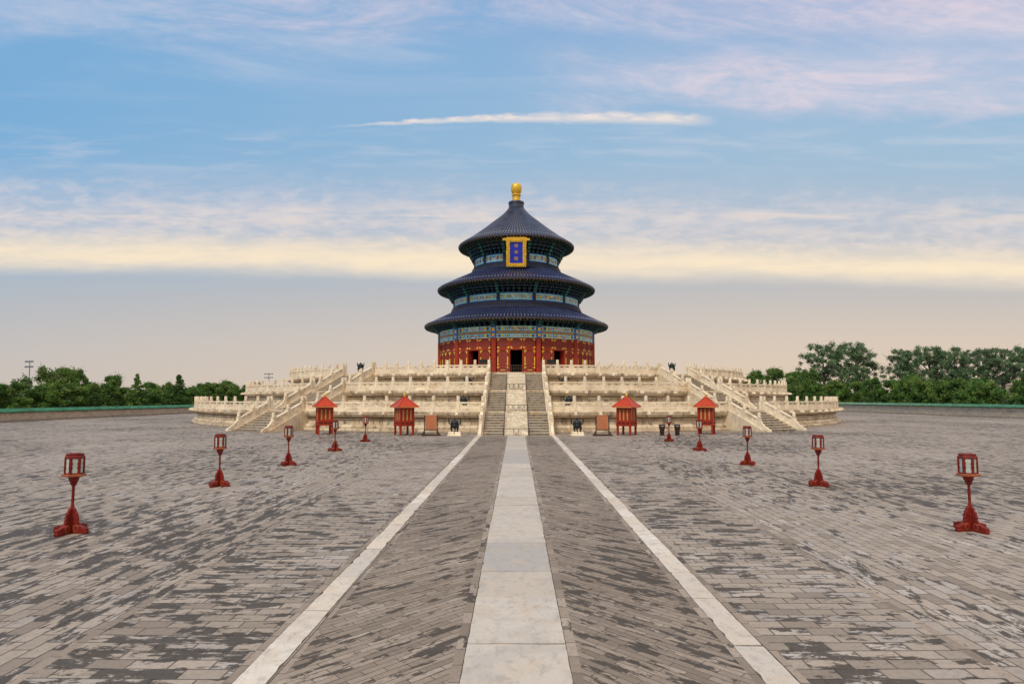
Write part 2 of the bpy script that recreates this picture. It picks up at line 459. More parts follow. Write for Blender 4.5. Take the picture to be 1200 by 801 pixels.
# ------------------------------------------------------------------ mesh helpers
class MB:
    def __init__(s):
        s.v, s.f, s.mi, s.uv = [], [], [], []
    def addv(s, pts, M=None):
        n = len(s.v)
        if M is None:
            s.v.extend(tuple(p) for p in pts)
        else:
            s.v.extend(tuple(M @ Vector(p)) for p in pts)
        return n
    def face(s, idx, mi=0, uv=None):
        s.f.append(idx)
        s.mi.append(mi)
        s.uv.append(uv)
    def box(s, c, d, M=None, mi=0, taper=1.0, tapery=None):
        x, y, z = c
        a, b, h = d[0] / 2, d[1] / 2, d[2] / 2
        ty = taper if tapery is None else tapery
        n = s.addv([(x - a, y - b, z - h), (x + a, y - b, z - h), (x + a, y + b, z - h), (x - a, y + b, z - h),
                    (x - a * taper, y - b * ty, z + h), (x + a * taper, y - b * ty, z + h), (x + a * taper, y + b * ty, z + h), (x - a * taper, y + b * ty, z + h)], M)
        for q_ in ((0, 3, 2, 1), (4, 5, 6, 7), (0, 1, 5, 4), (1, 2, 6, 5), (2, 3, 7, 6), (3, 0, 4, 7)):
            s.face([n + i for i in q_], mi)
    def prism(s, poly, y0, y1, M=None, mi=0):
        """outline in XZ extruded along Y"""
        k = len(poly)
        n = s.addv([(x, y0, z) for x, z in poly] + [(x, y1, z) for x, z in poly], M)
        s.face([n + i for i in range(k)], mi)
        s.face([n + k + i for i in reversed(range(k))], mi)
        for i in range(k):
            j = (i + 1) % k
            s.face([n + j, n + i, n + k + i, n + k + j], mi)
    def lathe(s, prof, seg, M=None, mi=0, a0=0.0, a1=2 * pi, cap=True, uvR=None, mis=None):
        """profile of (r, z), turned about Z; uvR gives the radius for the UV's u"""
        full = abs(a1 - a0 - 2 * pi) < 1e-6
        cnt = seg if full else seg + 1
        n = len(s.v)
        for r, z in prof:
            s.addv([(r * sin(a0 + (a1 - a0) * i / seg), -r * cos(a0 + (a1 - a0) * i / seg), z) for i in range(cnt)], M)
        L = [0.0]
        for i in range(1, len(prof)):
            L.append(L[-1] + math.hypot(prof[i][0] - prof[i - 1][0], prof[i][1] - prof[i - 1][1]))
        for k in range(len(prof) - 1):
            for i in range(seg):
                j = (i + 1) % cnt
                uv = None
                if uvR:
                    u0, u1 = uvR * (a0 + (a1 - a0) * i / seg), uvR * (a0 + (a1 - a0) * (i + 1) / seg)
                    uv = [(u0, L[k]), (u1, L[k]), (u1, L[k + 1]), (u0, L[k + 1])]
                s.face([n + k * cnt + i, n + k * cnt + j, n + (k + 1) * cnt + j, n + (k + 1) * cnt + i], mis[k] if mis else mi, uv)
        if cap and full:
            if prof[0][0] > 1e-4:
                s.face([n + i for i in reversed(range(cnt))], mis[0] if mis else mi)
            if prof[-1][0] > 1e-4:
                s.face([n + (len(prof) - 1) * cnt + i for i in range(cnt)], mis[-1] if mis else mi)
    def tube(s, pts, rads, seg=8, mi=0):
        if not isinstance(rads, (list, tuple)):
            rads = [rads] * len(pts)
        pts = [Vector(p_) for p_ in pts]
        n = len(s.v)
        for i, p_ in enumerate(pts):
            t = (pts[min(i + 1, len(pts) - 1)] - pts[max(i - 1, 0)]).normalized()
            a = t.orthogonal().normalized() if abs(t.z) > 0.95 else t.cross(Vector((0, 0, 1))).normalized()
            b = t.cross(a)
            s.addv([p_ + (a * cos(2 * pi * k / seg) + b * sin(2 * pi * k / seg)) * rads[i] for k in range(seg)])
        for i in range(len(pts) - 1):
            for k in range(seg):
                j = (k + 1) % seg
                s.face([n + i * seg + k, n + i * seg + j, n + (i + 1) * seg + j, n + (i + 1) * seg + k], mi)
        s.face([n + k for k in reversed(range(seg))], mi)
        s.face([n + (len(pts) - 1) * seg + k for k in range(seg)], mi)
    def mesh(s, name, mats, smooth=False, bevel=0.0):
        me = bpy.data.meshes.new(name)
        me.from_pydata(s.v, [], s.f)
        for m_ in (mats if isinstance(mats, (list, tuple)) else [mats]):
            me.materials.append(m_)
        me.polygons.foreach_set('material_index', s.mi)
        if any(u is not None for u in s.uv):
            ul = me.uv_layers.new(name='UVMap')
            flat = []
            for fc, u in zip(s.f, s.uv):
                if u is None:
                    u = [(s.v[i][0], s.v[i][2]) for i in fc]
                for c_ in u:
                    flat.extend(c_)
            ul.data.foreach_set('uv', flat)
        if bevel:
            bm = bmesh.new()
            bm.from_mesh(me)
            bmesh.ops.bevel(bm, geom=[e for e in bm.edges if e.is_manifold and e.calc_face_angle(0) > 0.6], offset=bevel, segments=1, affect='EDGES', clamp_overlap=True)
            bm.to_mesh(me)
            bm.free()
        if smooth:
            me.polygons.foreach_set('use_smooth', [True] * len(me.polygons))
            try:
                me.set_sharp_from_angle(angle=radians(38))
            except Exception:
                pass
        me.update()
        return me
    def build(s, name, mats, parent=None, smooth=False, bevel=0.0, loc=None, rot=None):
        return place(name, s.mesh(name, mats, smooth, bevel), parent, loc, rot)

def place(name, me, parent=None, loc=None, rot=None):
    o = bpy.data.objects.new(name, me)
    COL.objects.link(o)
    if parent is not None:
        o.parent = parent
    if loc is not None:
        o.location = loc
    if rot is not None:
        o.rotation_euler = rot
    return o

def tag(o, label=None, cat=None, group=None, kind=None):
    if label: o['label'] = label
    if cat: o['category'] = cat
    if group: o['group'] = group
    if kind: o['kind'] = kind
    return o

def thing(name, label, cat, loc=(0, 0, 0), rz=0.0, group=None):
    o = bpy.data.objects.new(name, None)
    o.empty_display_size = 0.3
    COL.objects.link(o)
    o.location = loc
    o.rotation_euler = (0, 0, rz)
    return tag(o, label, cat, group)

def copy_tree(o, parent=None):
    c_ = o.copy()
    COL.objects.link(c_)
    c_.parent = parent
    for ch in list(o.children):
        copy_tree(ch, c_)
    return c_

def retag(o, label, loc, rz=0.0):
    o['label'] = label
    o.location = loc
    o.rotation_euler = (0, 0, rz)
    return o

# ------------------------------------------------------------------ ground, courtyard, paths
HALL_Y = 97.6
def sheet(name, poly, z, m, kind='structure'):
    b_ = MB()
    n = b_.addv([(x, y, z) for x, y in poly])
    b_.face(list(range(n, n + len(poly))))
    o = b_.build(name, m)
    return tag(o, kind=kind)

sheet('ground', [(-3000, -400), (3000, -400), (3000, 4500), (-3000, 4500)], -0.06, M_SOIL)

Y0, Y1 = -12.0, HALL_Y - 49.6
def wpath(y): return 0.595 + (y - 6.0) * (0.655 - 0.575) / 40.0
def wsi(y): return 2.58 + (y - 6.0) * (2.74 - 2.58) / 40.0
def wso(y): return 2.95 + (y - 6.0) * (3.09 - 2.95) / 40.0
def wse(y): return 5.14 + (y - 6.0) * (6.9 - 5.14) / 40.0
def strip(name, fa, fb, m, sgn, z=0.0, y0=Y0, y1=Y1, dz=0.0):
    pts = [(sgn * fa(y0), y0), (sgn * fb(y0), y0), (sgn * fb(y1), y1), (sgn * fa(y1), y1)]
    if sgn < 0:
        pts.reverse()
    return sheet(name, pts, z, m)
def slabs(name, fa, fb, m, y0, y1, mean, seed):
    """stones laid end to end between two edges: worn outlines, open joints, slightly uneven heights"""
    r = random.Random(seed)
    b_ = MB()
    y = y0
    while y < y1 - .3:
        L = mean * r.uniform(.75, 1.3)
        ye = min(y + L, y1)
        if y1 - ye < .5: ye = y1
        g = r.uniform(.008, .016)
        zt = .002 + r.uniform(-.003, .004)
        k = max(4, int((ye - y) / .12))
        ins = [r.uniform(.002, .012), r.uniform(.002, .012)]
        lo, hi = y + g, ye - g
        skew = r.uniform(-.012, .012)
        left = [(fa(lo + (hi - lo) * i / k) + ins[0] + r.uniform(0, .007) + (.035 * r.random() if r.random() < .10 else 0), lo + (hi - lo) * i / k) for i in range(k + 1)]
        right = [(fb(lo + (hi - lo) * i / k) - ins[1] - r.uniform(0, .007) - (.035 * r.random() if r.random() < .10 else 0), lo + (hi - lo) * i / k + skew) for i in range(k + 1)]
        kk = max(2, int(abs(right[0][0] - left[0][0]) / .12))
        bot = [(left[0][0] + (right[0][0] - left[0][0]) * i / kk, left[0][1] + (right[0][1] - left[0][1]) * i / kk + r.uniform(-.006, .006)) for i in range(1, kk)]
        top = [(left[-1][0] + (right[-1][0] - left[-1][0]) * i / kk, left[-1][1] + (right[-1][1] - left[-1][1]) * i / kk + r.uniform(-.006, .006)) for i in range(1, kk)]
        P = left[:1] + bot + right + top[::-1] + left[:0:-1]
        c_ = len(P)
        tl = [r.uniform(-.002, .002), r.uniform(-.002, .002)]
        n = b_.addv([(px, py, zt + tl[0] * px + tl[1] * (py - y)) for px, py in P] + [(px, py, -.04) for px, py in P])
        b_.face([n + i for i in range(c_)])
        for i in range(c_):
            b_.face([n + (i + 1) % c_, n + i, n + c_ + i, n + c_ + (i + 1) % c_])
        y = ye
    return tag(b_.build(name, m), kind='structure')
slabs('courtyard_path', lambda y: -wpath(y), wpath, M_PATH, Y0, Y1, 1.75, 4)
sheet('path_bed', [(-wpath(Y0), Y0), (wpath(Y0), Y0), (wpath(Y1), Y1), (-wpath(Y1), Y1)], -0.008, M_JOINT)
for sg in (-1, 1):
    strip('path_edging', wpath, lambda y: wpath(y) + 0.115, M_EDGE, sg, -0.002)
    strip('paved_strip', lambda y: wpath(y) + 0.115, lambda y: wsi(y) - 0.10, M_STRIPL if sg < 0 else M_STRIPR, sg, -0.002)
    strip('path_edging', lambda y: wsi(y) - 0.10, wsi, M_EDGE, sg, -0.002)
    strip('path_bed', wsi, wso, M_JOINT, sg, -0.008)
    slabs('path_border', (lambda y: wsi(y)) if sg > 0 else (lambda y: -wso(y)), (lambda y: wso(y)) if sg > 0 else (lambda y: -wsi(y)), M_BORDER, Y0, Y1, 1.5, 7 + sg)
    strip('path_edging', wso, lambda y: wso(y) + 0.10, M_EDGE, sg, -0.002)
    strip('courtyard_apron', lambda y: wso(y) + 0.10, wse, M_APRON, sg, -0.002)
    strip('path_edging', wse, lambda y: wse(y) + 0.13, M_EDGE, sg, -0.002)
sheet('courtyard_paving', [(-64, -30), (75, -30), (75, 240), (-64, 240)], -0.010, M_FIELD)
sheet('threshold_slab', [(-3.35, Y1), (3.35, Y1), (3.35, Y1 + 0.34), (-3.35, Y1 + 0.34)], 0.004, M_BORDER)

# ------------------------------------------------------------------ terrace
TIERS = [(45.0, 0.0, 1.80), (39.1, 1.80, 3.70), (33.6, 3.70, 5.60)]
RIN = [38.7, 33.2, 11.0]
TNAME = ['lowest', 'middle', 'top']
terrace = thing('marble_terrace', 'three tiered round marble terrace carrying the blue roofed hall', 'terrace', (0, HALL_Y, 0))
for (R, z0, z1), rin in zip(TIERS, RIN):
    H_ = z1 - z0
    prof = [(R + .48, 0), (R + .48, .20), (R + .44, .23), (R + .26, .24), (R + .26, .44), (R + .20, .48), (R + .06, .60), (R + .02, .64), (R - .10, .66),
            (R - .10, H_ - .78), (R + .02, H_ - .76), (R + .02, H_ - .70), (R - .20, H_ - .68), (R - .20, H_ - .57), (R + .14, H_ - .55), (R + .30, H_ - .44), (R + .40, H_ - .30),
            (R + .43, H_ - .05), (R + .37, H_)]
    b_ = MB()
    b_.lathe([(r_, z_) for r_, z_ in prof], 360, uvR=R, cap=False)
    tier = b_.build('tier', M_MARBW, terrace, loc=(0, 0, z0))
    b_ = MB()
    b_.lathe([(R + .37, H_), (rin, H_ - 0.001)], 180, cap=False)
    b_.build('floor', M_FLOOR, tier, loc=(0, 0, 0))

POST_H = 1.32
def post_mesh():
    b_ = MB()
    b_.box((0, 0, .43), (.27, .27, .86))
    b_.box((0, 0, .88), (.31, .31, .05))
    b_.lathe([(.11, .905), (.13, .92), (.142, .95), (.142, 1.10), (.130, 1.12), (.142, 1.15), (.142, 1.27), (.12, 1.31), (.04, POST_H)], 10)
    return b_.mesh('post', M_MARB, smooth=True)
def panel_mesh(L, slope=0.0):
    """balustrade panel of length L: carved slab, cloud shaped openings, handrail; slope = rise per metre"""
    b_ = MB()
    def par(x0, x1, za, zb, t):
        P = [(x0, za + slope * x0), (x1, za + slope * x1), (x1, zb + slope * x1), (x0, zb + slope * x0)]
        b_.prism(P, -t / 2, t / 2)
    h = L / 2
    par(-h, h, 0.0, .12, .26)
    par(-h, h, .12, .46, .13)
    par(-h + .09, h - .09, .18, .40, .17)
    par(-h, h, .46, .50, .18)
    rw = .085
    par(-h, -h + .14, .50, .66, .15)
    par(h - .14, h, .50, .66, .15)
    par(-.09, .09, .50, .66, .15)
    # curled shoulders that round the openings off
    for x in (-h + .14, h - .28, .09, -.23):
        par(x, x + .14, .50, .555, .13)
    par(-h, h, .66, .80, .24)
    return b_.mesh('panel', M_MARB)
def spout_mesh():
    b_ = MB()
    b_.box((0, -.10, 0), (.20, .36, .19), taper=.8)
    b_.box((0, -.30, .03), (.26, .24, .24), taper=.7)
    b_.box((0, -.44, -.01), (.17, .12, .12), taper=.8)
    return b_.mesh('spout', M_MARB)
ME_POST = post_mesh()
ME_SPOUT = spout_mesh()

STAIR_PHI = [28.5, 29.6, 31.5]
SIDE_HALF, MID_HALF = 2.28, 2.83       # lateral position of the railing lines
SPACING = [2.17, 1.87, 1.57]
def on_tier(R, a, z):
    return (R * sin(a), HALL_Y - R * cos(a), z)
for t, (R, z0, z1) in enumerate(TIERS):
    Rb = R + .10
    mid = math.asin(MID_HALF / Rb)
    ph = radians(STAIR_PHI[t])
    sh = math.asin(SIDE_HALF / Rb)
    segs = [(mid, ph - sh, 'between the central and %s side stairs'), (ph + sh, radians(80), 'curving away at the far %s')]
    for sgn, sname in ((-1, 'left'), (1, 'right')):
        for a, b, where in segs:
            w = where % sname
            root = thing('marble_balustrade', 'marble balustrade, %s tier, %s' % (TNAME[t], w), 'balustrade',
                         on_tier(Rb, sgn * (a + b) / 2, z1), 0.0, 'carved balustrades of the terrace')
            n = max(2, round((b - a) * Rb / SPACING[t]))
            step_a = (b - a) / n
            me = panel_mesh(2 * Rb * sin(step_a / 2) - .25)
            bx, by, bz = root.location
            for i in range(n + 1):
                al = sgn * (a + step_a * i)
                X, Y, Z = on_tier(Rb, al, z1)
                rz = al
                place('post', ME_POST, root, (X - bx, Y - by, 0), (0, 0, rz))
                X, Y, Z = on_tier(R + .34, al, z1)
                place('spout', ME_SPOUT, root, (X - bx, Y - by, -.22), (0, 0, rz))
                if i < n:
                    al = sgn * (a + step_a * (i + .5))
                    X, Y, Z = on_tier(Rb * cos(step_a / 2), al, z1)
                    place('panel', me, root, (X - bx, Y - by, 0), (0, 0, al))

# ------------------------------------------------------------------ staircases
def staircase(t, phi, half, name, where, ramp=False):
    R, z0, z1 = TIERS[t]
    Hh = z1 - z0
    n, run = 9, 4.1
    tread = run / n
    rise = Hh / n
    y_in = R + .30                                  # the flight starts inside the cornice
    root = thing('marble_staircase', 'grey stone steps climbing to the %s terrace tier, %s' % (TNAME[t], where), 'staircase',
                 (R * sin(phi), HALL_Y - R * cos(phi), z0), phi, 'stair flights of the terrace')
    inner = half - .20
    def steps(x0, x1):
        b_ = MB()
        prof = [(.5, 0.0), (.5, Hh + .004)]
        y = -.30
        z = Hh + .004
        prof.append((y, z))
        for i in range(n):
            z -= rise
            prof.append((y, max(z, 0)))
            y -= tread
            if i < n - 1:
                prof.append((y, z))
        M = Matrix.Rotation(pi / 2, 4, 'Z')
        # outline is (local y, z): turn it so that it extrudes along x
        k = len(prof)
        nn = b_.addv([(x0, yy, zz) for yy, zz in prof] + [(x1, yy, zz) for yy, zz in prof])
        b_.face([nn + i for i in range(k)])
        b_.face([nn + k + i for i in reversed(range(k))])
        for i in range(k):
            j = (i + 1) % k
            b_.face([nn + j, nn + i, nn + k + i, nn + k + j])
        # nosings: slight overhang, the pale colour stands in for lit treads
        y = -.30
        z = Hh
        for i in range(n):
            b_.box(((x0 + x1) / 2, y - .015, z - .022), (x1 - x0 - .01, .07, .045), mi=1)
            z -= rise
            y -= tread
        return b_.build('steps', [M_STEP, M_NOSE], root)
    yb = -.30 - (n - 1) * tread - .02
    if ramp:
        steps(-inner, -.92)
        steps(.92, inner)
        b_ = MB()
        P = [(.5, 0), (.5, Hh + .01), (-.30, Hh + .01), (-.34, Hh - .04), (yb - .40, .10), (yb - .42, 0.0)]
        k = len(P)
        nn = b_.addv([(-.915, yy, zz) for yy, zz in P] + [(.915, yy, zz) for yy, zz in P])
        b_.face([nn + i for i in range(k)])
        b_.face([nn + k + i for i in reversed(range(k))])
        for i in range(k):
            j = (i + 1) % k
            b_.face([nn + j, nn + i, nn + k + i, nn + k + j])
        b_.build('carved_ramp', M_CARVE, root)
    else:
        steps(-inner, inner)
    slope_z = lambda yy: Hh + .06 + (yy + .30) * (Hh - .02) / ((n - 1) * tread + .30)
    yend = -.30 - ((n - 1) * tread + .30) - .05
    for sx in (-1, 1):
        b_ = MB()
        P = [(.5, 0), (.5, Hh + .02), (-.28, Hh + .06), (yend, slope_z(yend)), (yend - .55, .06), (yend - .55, 0)]
        P = [(a_, max(0, c_)) for a_, c_ in P]
        xa, xb = sorted((sx * (half - .205), sx * (half + .215)))
        k = len(P)
        nn = b_.addv([(xa, yy, zz) for yy, zz in P] + [(xb, yy, zz) for yy, zz in P])
        b_.face([nn + i for i in range(k)])
        b_.face([nn + k + i for i in reversed(range(k))])
        for i in range(k):
            j = (i + 1) % k
            b_.face([nn + j, nn + i, nn + k + i, nn + k + j])
        b_.build('stringer', M_MARBP, root)
    # railings: a thing each
    s_ = (Hh - .02) / ((n - 1) * tread + .30)
    for sx, sn in ((-1, 'left'), (1, 'right')):
        rr = thing('stair_railing', 'sloping marble railing, %s side of the %s tier flight, %s' % (sn, TNAME[t], where), 'railing',
                   root.matrix_basis @ Vector((sx * half, 0, 0)), phi, 'sloping marble stair railings')
        ys = [-.42, -.42 - 1.62, -.42 - 3.20]
        for yy in ys:
            place('post', ME_POST, rr, (0, yy, slope_z(yy) - .03))
        for ya, ybb in ((.02, ys[0]), (ys[0], ys[1]), (ys[1], ys[2])):
            L = abs(ybb - ya) - .25
            if L < .15:
                continue
            me = panel_mesh(L, s_)
            ym = (ya + ybb) / 2
            # panel x axis runs along local y (uphill = +y)
            place('panel', me, rr, (0, ym, slope_z(ym) - .01), (0, 0, pi / 2))
        # the scrolled end stone
        y1_ = ys[2] - .13
        zb_ = slope_z(y1_) - .02
        b_ = MB()
        e = yend - .50
        P = [(y1_, zb_ - .02), (y1_, zb_ + .66), (y1_ - .10, zb_ + .62), (y1_ - .22, zb_ + .40), (y1_ - .34, zb_ + .36), (y1_ - .42, zb_ + .22), (y1_ - .62, zb_ + .12), (e, .20), (e - .03, .04), (e, .02)]
        k = len(P)
        nn = b_.addv([(-.10, yy, zz) for yy, zz in P] + [(.10, yy, zz) for yy, zz in P])
        b_.face([nn + i for i in range(k)])
        b_.face([nn + k + i for i in reversed(range(k))])
        for i in range(k):
            j = (i + 1) % k
            b_.face([nn + j, nn + i, nn + k + i, nn + k + j])
        b_.build('end_scroll', M_MARB, rr)
    return root

M_MARBP = marble('stringer_marble', col=(0.70, 0.60, 0.44), stain=0.3)
for t in range(3):
    staircase(t, 0.0, MID_HALF, 'central', 'central stairs', True)
    for sg, sn in ((-1, 'left'), (1, 'right')):
        staircase(t, sg * radians(STAIR_PHI[t]), SIDE_HALF, sn, '%s side stairs' % sn)

# low iron barriers across the carved ramp, and guard rails along it
def barrier(y, z, wid, h, label, motif=True, bars=0):
    r = thing('iron_barrier', label, 'barrier', (0, y, z), 0, 'iron barriers across the carved ramp')
    b_ = MB()
    for x in (-wid / 2, wid / 2):
        b_.box((x, 0, h / 2), (.06, .06, h))
    b_.box((0, 0, h - .02), (wid, .045, .05))
    b_.build('frame', M_IRON, r)
    if bars:
        for i in range(bars):
            b_ = MB()
            b_.box((-wid / 2 + wid * (i + 1) / (bars + 1), 0, h / 2), (.045, .035, h - .05))
            b_.build('bar', M_IRON, r)
        b_ = MB()
        b_.box((0, 0, h * .55), (wid, .03, .04))
        b_.build('rail', M_IRON, r)
    if motif:
        for x0 in motif:
            b_ = MB()
            for a_, c_ in (((x0 - .2, h * .1), (x0 - .2, h - .04)), ((x0 + .2, h * .1), (x0 + .2, h - .04)), ((x0 - .2, h * .15), (x0 + .2, h * .15)), ((x0 - .2, h * .8), (x0, h * .2)), ((x0, h * .2), (x0 + .2, h * .8))):
                b_.tube([(a_[0], 0, a_[1]), (c_[0], 0, c_[1])], .016, 6)
            b_.build('fret', M_IRON, r)
    return r
barrier(HALL_Y - 50.0, 0.02, 2.0, .58, 'low iron barrier at the foot of the carved ramp', (0,))
barrier(HALL_Y - 44.5, 1.80, 1.9, .56, 'low iron barrier on the first landing of the carved ramp', (-.5, 0, .5))
barrier(HALL_Y - 38.7, 3.70, 1.9, .60, 'low iron barrier on the second landing of the carved ramp', (-.45, 0, .45))
barrier(HALL_Y - 33.0, 5.60, 2.0, .80, 'brown barred barrier before the open central door of the hall', None, 7)
for t, (R, z0, z1) in enumerate(TIERS):
    for sx, sn in ((-1, 'left'), (1, 'right')):
        g = thing('guard_rail', 'thin dark guard rail, %s edge of the carved ramp to the %s tier' % (sn, TNAME[t]), 'guard rail',
                  (sx * .97, HALL_Y - R, z0), 0, 'thin guard rails beside the carved ramp')
        b_ = MB()
        top, bot = (0, -.4, z1 - z0 + .50), (0, -4.3, .62)
        b_.tube([top, bot], .022, 6)
        b_.build('rail', M_IRON, g)
        for k in range(4):
            f_ = k / 3
            y_ = -.42 - 3.86 * f_
            zt = top[2] + (bot[2] - top[2]) * f_
            b_ = MB()
            b_.box((0, y_, zt - .27), (.035, .035, .54))
            b_.build('post', M_IRON, g)

# ------------------------------------------------------------------ the hall
FZ = 5.60
hall = thing('round_temple_hall', 'round red hall with three blue tiled roofs and gold finial, on the marble terrace', 'temple', (0, HALL_Y, FZ))
RW = 12.15
def z_(z): return z - FZ
b_ = MB()
b_.lathe([(13.6, 0), (13.6, .22), (13.4, .26), (11.5, .26)], 120, uvR=13, cap=False)
b_.build('plinth', M_MARB, hall)
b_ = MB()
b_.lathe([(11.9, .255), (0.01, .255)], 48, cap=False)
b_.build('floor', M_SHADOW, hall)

ZB, ZT = .26, z_(11.35)                 # red wall
ZL, ZTR = z_(9.65), z_(9.75)            # door heads, transom sill
hcol = ZT - ZB
def arc_grid(b_, R, a0, a1, nu, zs, fn, inward=False):
    n = len(b_.v)
    for z in zs:
        for i in range(nu + 1):
            a = a0 + (a1 - a0) * i / nu
            b_.v.append((R * sin(a), -R * cos(a), z))
    for k in range(len(zs) - 1):
        for i in range(nu):
            mi = fn((i + .5) / nu, (k + .5) / (len(zs) - 1), i, k)
            if mi is None:
                continue
            b_.face([n + k * (nu + 1) + i, n + k * (nu + 1) + i + 1, n + (k + 1) * (nu + 1) + i + 1, n + (k + 1) * (nu + 1) + i], mi)
def arc_box(b_, R0, R1, a0, a1, z0, z1, mi=0, seg=1):
    for i in range(seg):
        x0, x1 = a0 + (a1 - a0) * i / seg, a0 + (a1 - a0) * (i + 1) / seg
        n = len(b_.v)
        for z in (z0, z1):
            for R, a in ((R1, x0), (R1, x1), (R0, x1), (R0, x0)):
                b_.v.append((R * sin(a), -R * cos(a), z))
        for q4 in ((0, 3, 2, 1), (4, 5, 6, 7), (0, 1, 5, 4), (1, 2, 6, 5), (2, 3, 7, 6), (3, 0, 4, 7)):
            b_.face([n + i_ for i_ in q4], mi)

def lattice(R, a0, a1, z0, z1, parent, tall=True):
    """a red framed lattice leaf: dark weave, raised frame, gilt corner mounts"""
    b_ = MB()
    arc_box(b_, R - .10, R - .02, a0, a1, z0, z1, 1)
    da = .13 / R
    arc_box(b_, R - .02, R + .035, a0, a0 + da, z0, z1, 0)
    arc_box(b_, R - .02, R + .035, a1 - da, a1, z0, z1, 0)
    arc_box(b_, R - .02, R + .035, a0 + da, a1 - da, z1 - .13, z1, 0)
    arc_box(b_, R - .02, R + .035, a0 + da, a1 - da, z0, z0 + .13, 0)
    if tall:
        for zz in (z0 + 1.18, z0 + 1.62, z0 + .42):
            arc_box(b_, R - .02, R + .035, a0 + da, a1 - da, zz - .06, zz + .06, 0)
    # thin lattice bars
    nb = max(3, int((a1 - a0) * R / .24))
    for i in range(1, nb):
        a = a0 + da + (a1 - a0 - 2 * da) * i / nb
        arc_box(b_, R - .02, R + .006, a - .018 / R, a + .018 / R, z0 + (1.68 if tall else .13), z1 - .13, 0)
    o = b_.build('lattice_panel' if tall else 'transom_panel', [M_RED, M_REDDK], parent)
    # gilt mounts
    b_ = MB()
    g0, g1 = R + .035, R + .055
    th = .12
    for (aa, sgn) in ((a0 + .02 / R, 1), (a1 - .02 / R, -1)):
        e0, e1 = sorted((aa, aa + sgn * th / R))
        l0, l1 = sorted((aa, aa + sgn * .30 / R))
        for (zc, sz) in ((z0 + .02, 1), (z1 - .02, -1)):
            lo, hi = sorted((zc, zc + sz * (.36 if tall else .26)))
            arc_box(b_, g0, g1, e0, e1, lo, hi)
            lo, hi = sorted((zc, zc + sz * th))
            arc_box(b_, g0, g1 + .002, l0, l1, lo, hi)
        if tall:
            zm = z0 + (z1 - z0) * .62
            arc_box(b_, g0, g1, e0, e1, zm - .42, zm + .42)
            for zz in (z0 + 1.18, z0 + 1.62, z0 + .42):
                arc_box(b_, g0, g1, e0, e1, zz - .16, zz + .16)
                arc_box(b_, g0, g1 + .002, l0, l1, zz - .035, zz + .035)
    if tall:
        c0 = (a0 + a1) / 2
        arc_box(b_, R + .004, R + .03, c0 - .30 / R, c0 + .30 / R, z0 + .76, z0 + .84)
    b_.build('gilt_mount', M_GOLDP, o)

for k in range(12):
    ac = radians(30 * k)
    opened = k in (0, 1, 11)
    a0, a1 = ac - radians(15) + .50 / RW, ac + radians(15) - .50 / RW
    # frame of the bay: sill, head, transom rail, jambs
    bay = MB()
    arc_box(bay, RW - .16, RW + .02, a0, a1, ZB, ZB + .16, 0, 4)
    arc_box(bay, RW - .16, RW + .05, a0, a1, ZL, ZTR + .10, 0, 4)
    arc_box(bay, RW - .16, RW + .05, a0, a1, ZT - .12, ZT, 0, 4)
    for e0, e1 in ((a0, a0 + .008 / RW), (a1 - .008 / RW, a1)):
        arc_box(bay, RW - .16, RW + .015, e0, e1, ZB + .1, ZT - .06)
    w3 = (a1 - a0) / 3
    for i in (1, 2):
        arc_box(bay, RW - .16, RW + .05, a0 + w3 * i - .07 / RW, a0 + w3 * i + .07 / RW, ZTR + .10, ZT - .12)
    leaves = []
    dw = .86 / RW                                   # half width of the doorway
    if opened:
        for sg in (-1, 1):
            e0, e1 = sorted((ac + sg * dw, ac + sg * (dw + .26 / RW)))
            arc_box(bay, RW - .20, RW + .06, e0, e1, ZB + .16, ZL)
        # leaves folded back inside
        for sg in (-1, 1):
            a_ = ac + sg * (dw + .02 / RW)
            leaves.append((a_, sg))
    bo = bay.build('door_bay', [M_RED], hall)
    for a_, sg in leaves:
        lf = MB()
        arc_box(lf, RW - .95, RW - .22, a_ - .03 / RW, a_ + .03 / RW, ZB + .17, ZL - .01)
        lf.build('door_leaf', M_RED, bo)
    for i in range(3):
        lattice(RW - .02, a0 + w3 * i + (.08 / RW if i else .0), a0 + w3 * (i + 1) - (.08 / RW if i < 2 else 0), ZTR + .11, ZT - .13, bo, False)
    if opened:
        lattice(RW - .03, a0 + .01 / RW, ac - dw - .27 / RW, ZB + .17, ZL - .01, bo)
        lattice(RW - .03, ac + dw + .27 / RW, a1 - .01 / RW, ZB + .17, ZL - .01, bo)
    else:
        w4 = (a1 - a0) / 4
        for i in range(4):
            lattice(RW - .03, a0 + w4 * i + .01 / RW, a0 + w4 * (i + 1) - .01 / RW, ZB + .17, ZL - .01, bo)
    # column
    ca = ac + radians(15)
    b_ = MB()
    b_.lathe([(.46, ZB), (.46, ZB + .05), (.405, ZB + .10), (.40, ZT)], 20)
    b_.build('column', M_RED, hall, smooth=True, loc=((RW - .05) * sin(ca), -(RW - .05) * cos(ca), 0))
# dark backing inside the hall, interior shade put into its colour
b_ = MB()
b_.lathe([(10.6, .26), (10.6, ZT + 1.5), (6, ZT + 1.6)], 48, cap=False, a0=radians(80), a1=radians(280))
b_.build('dark_backing', M_SHADOW, hall)

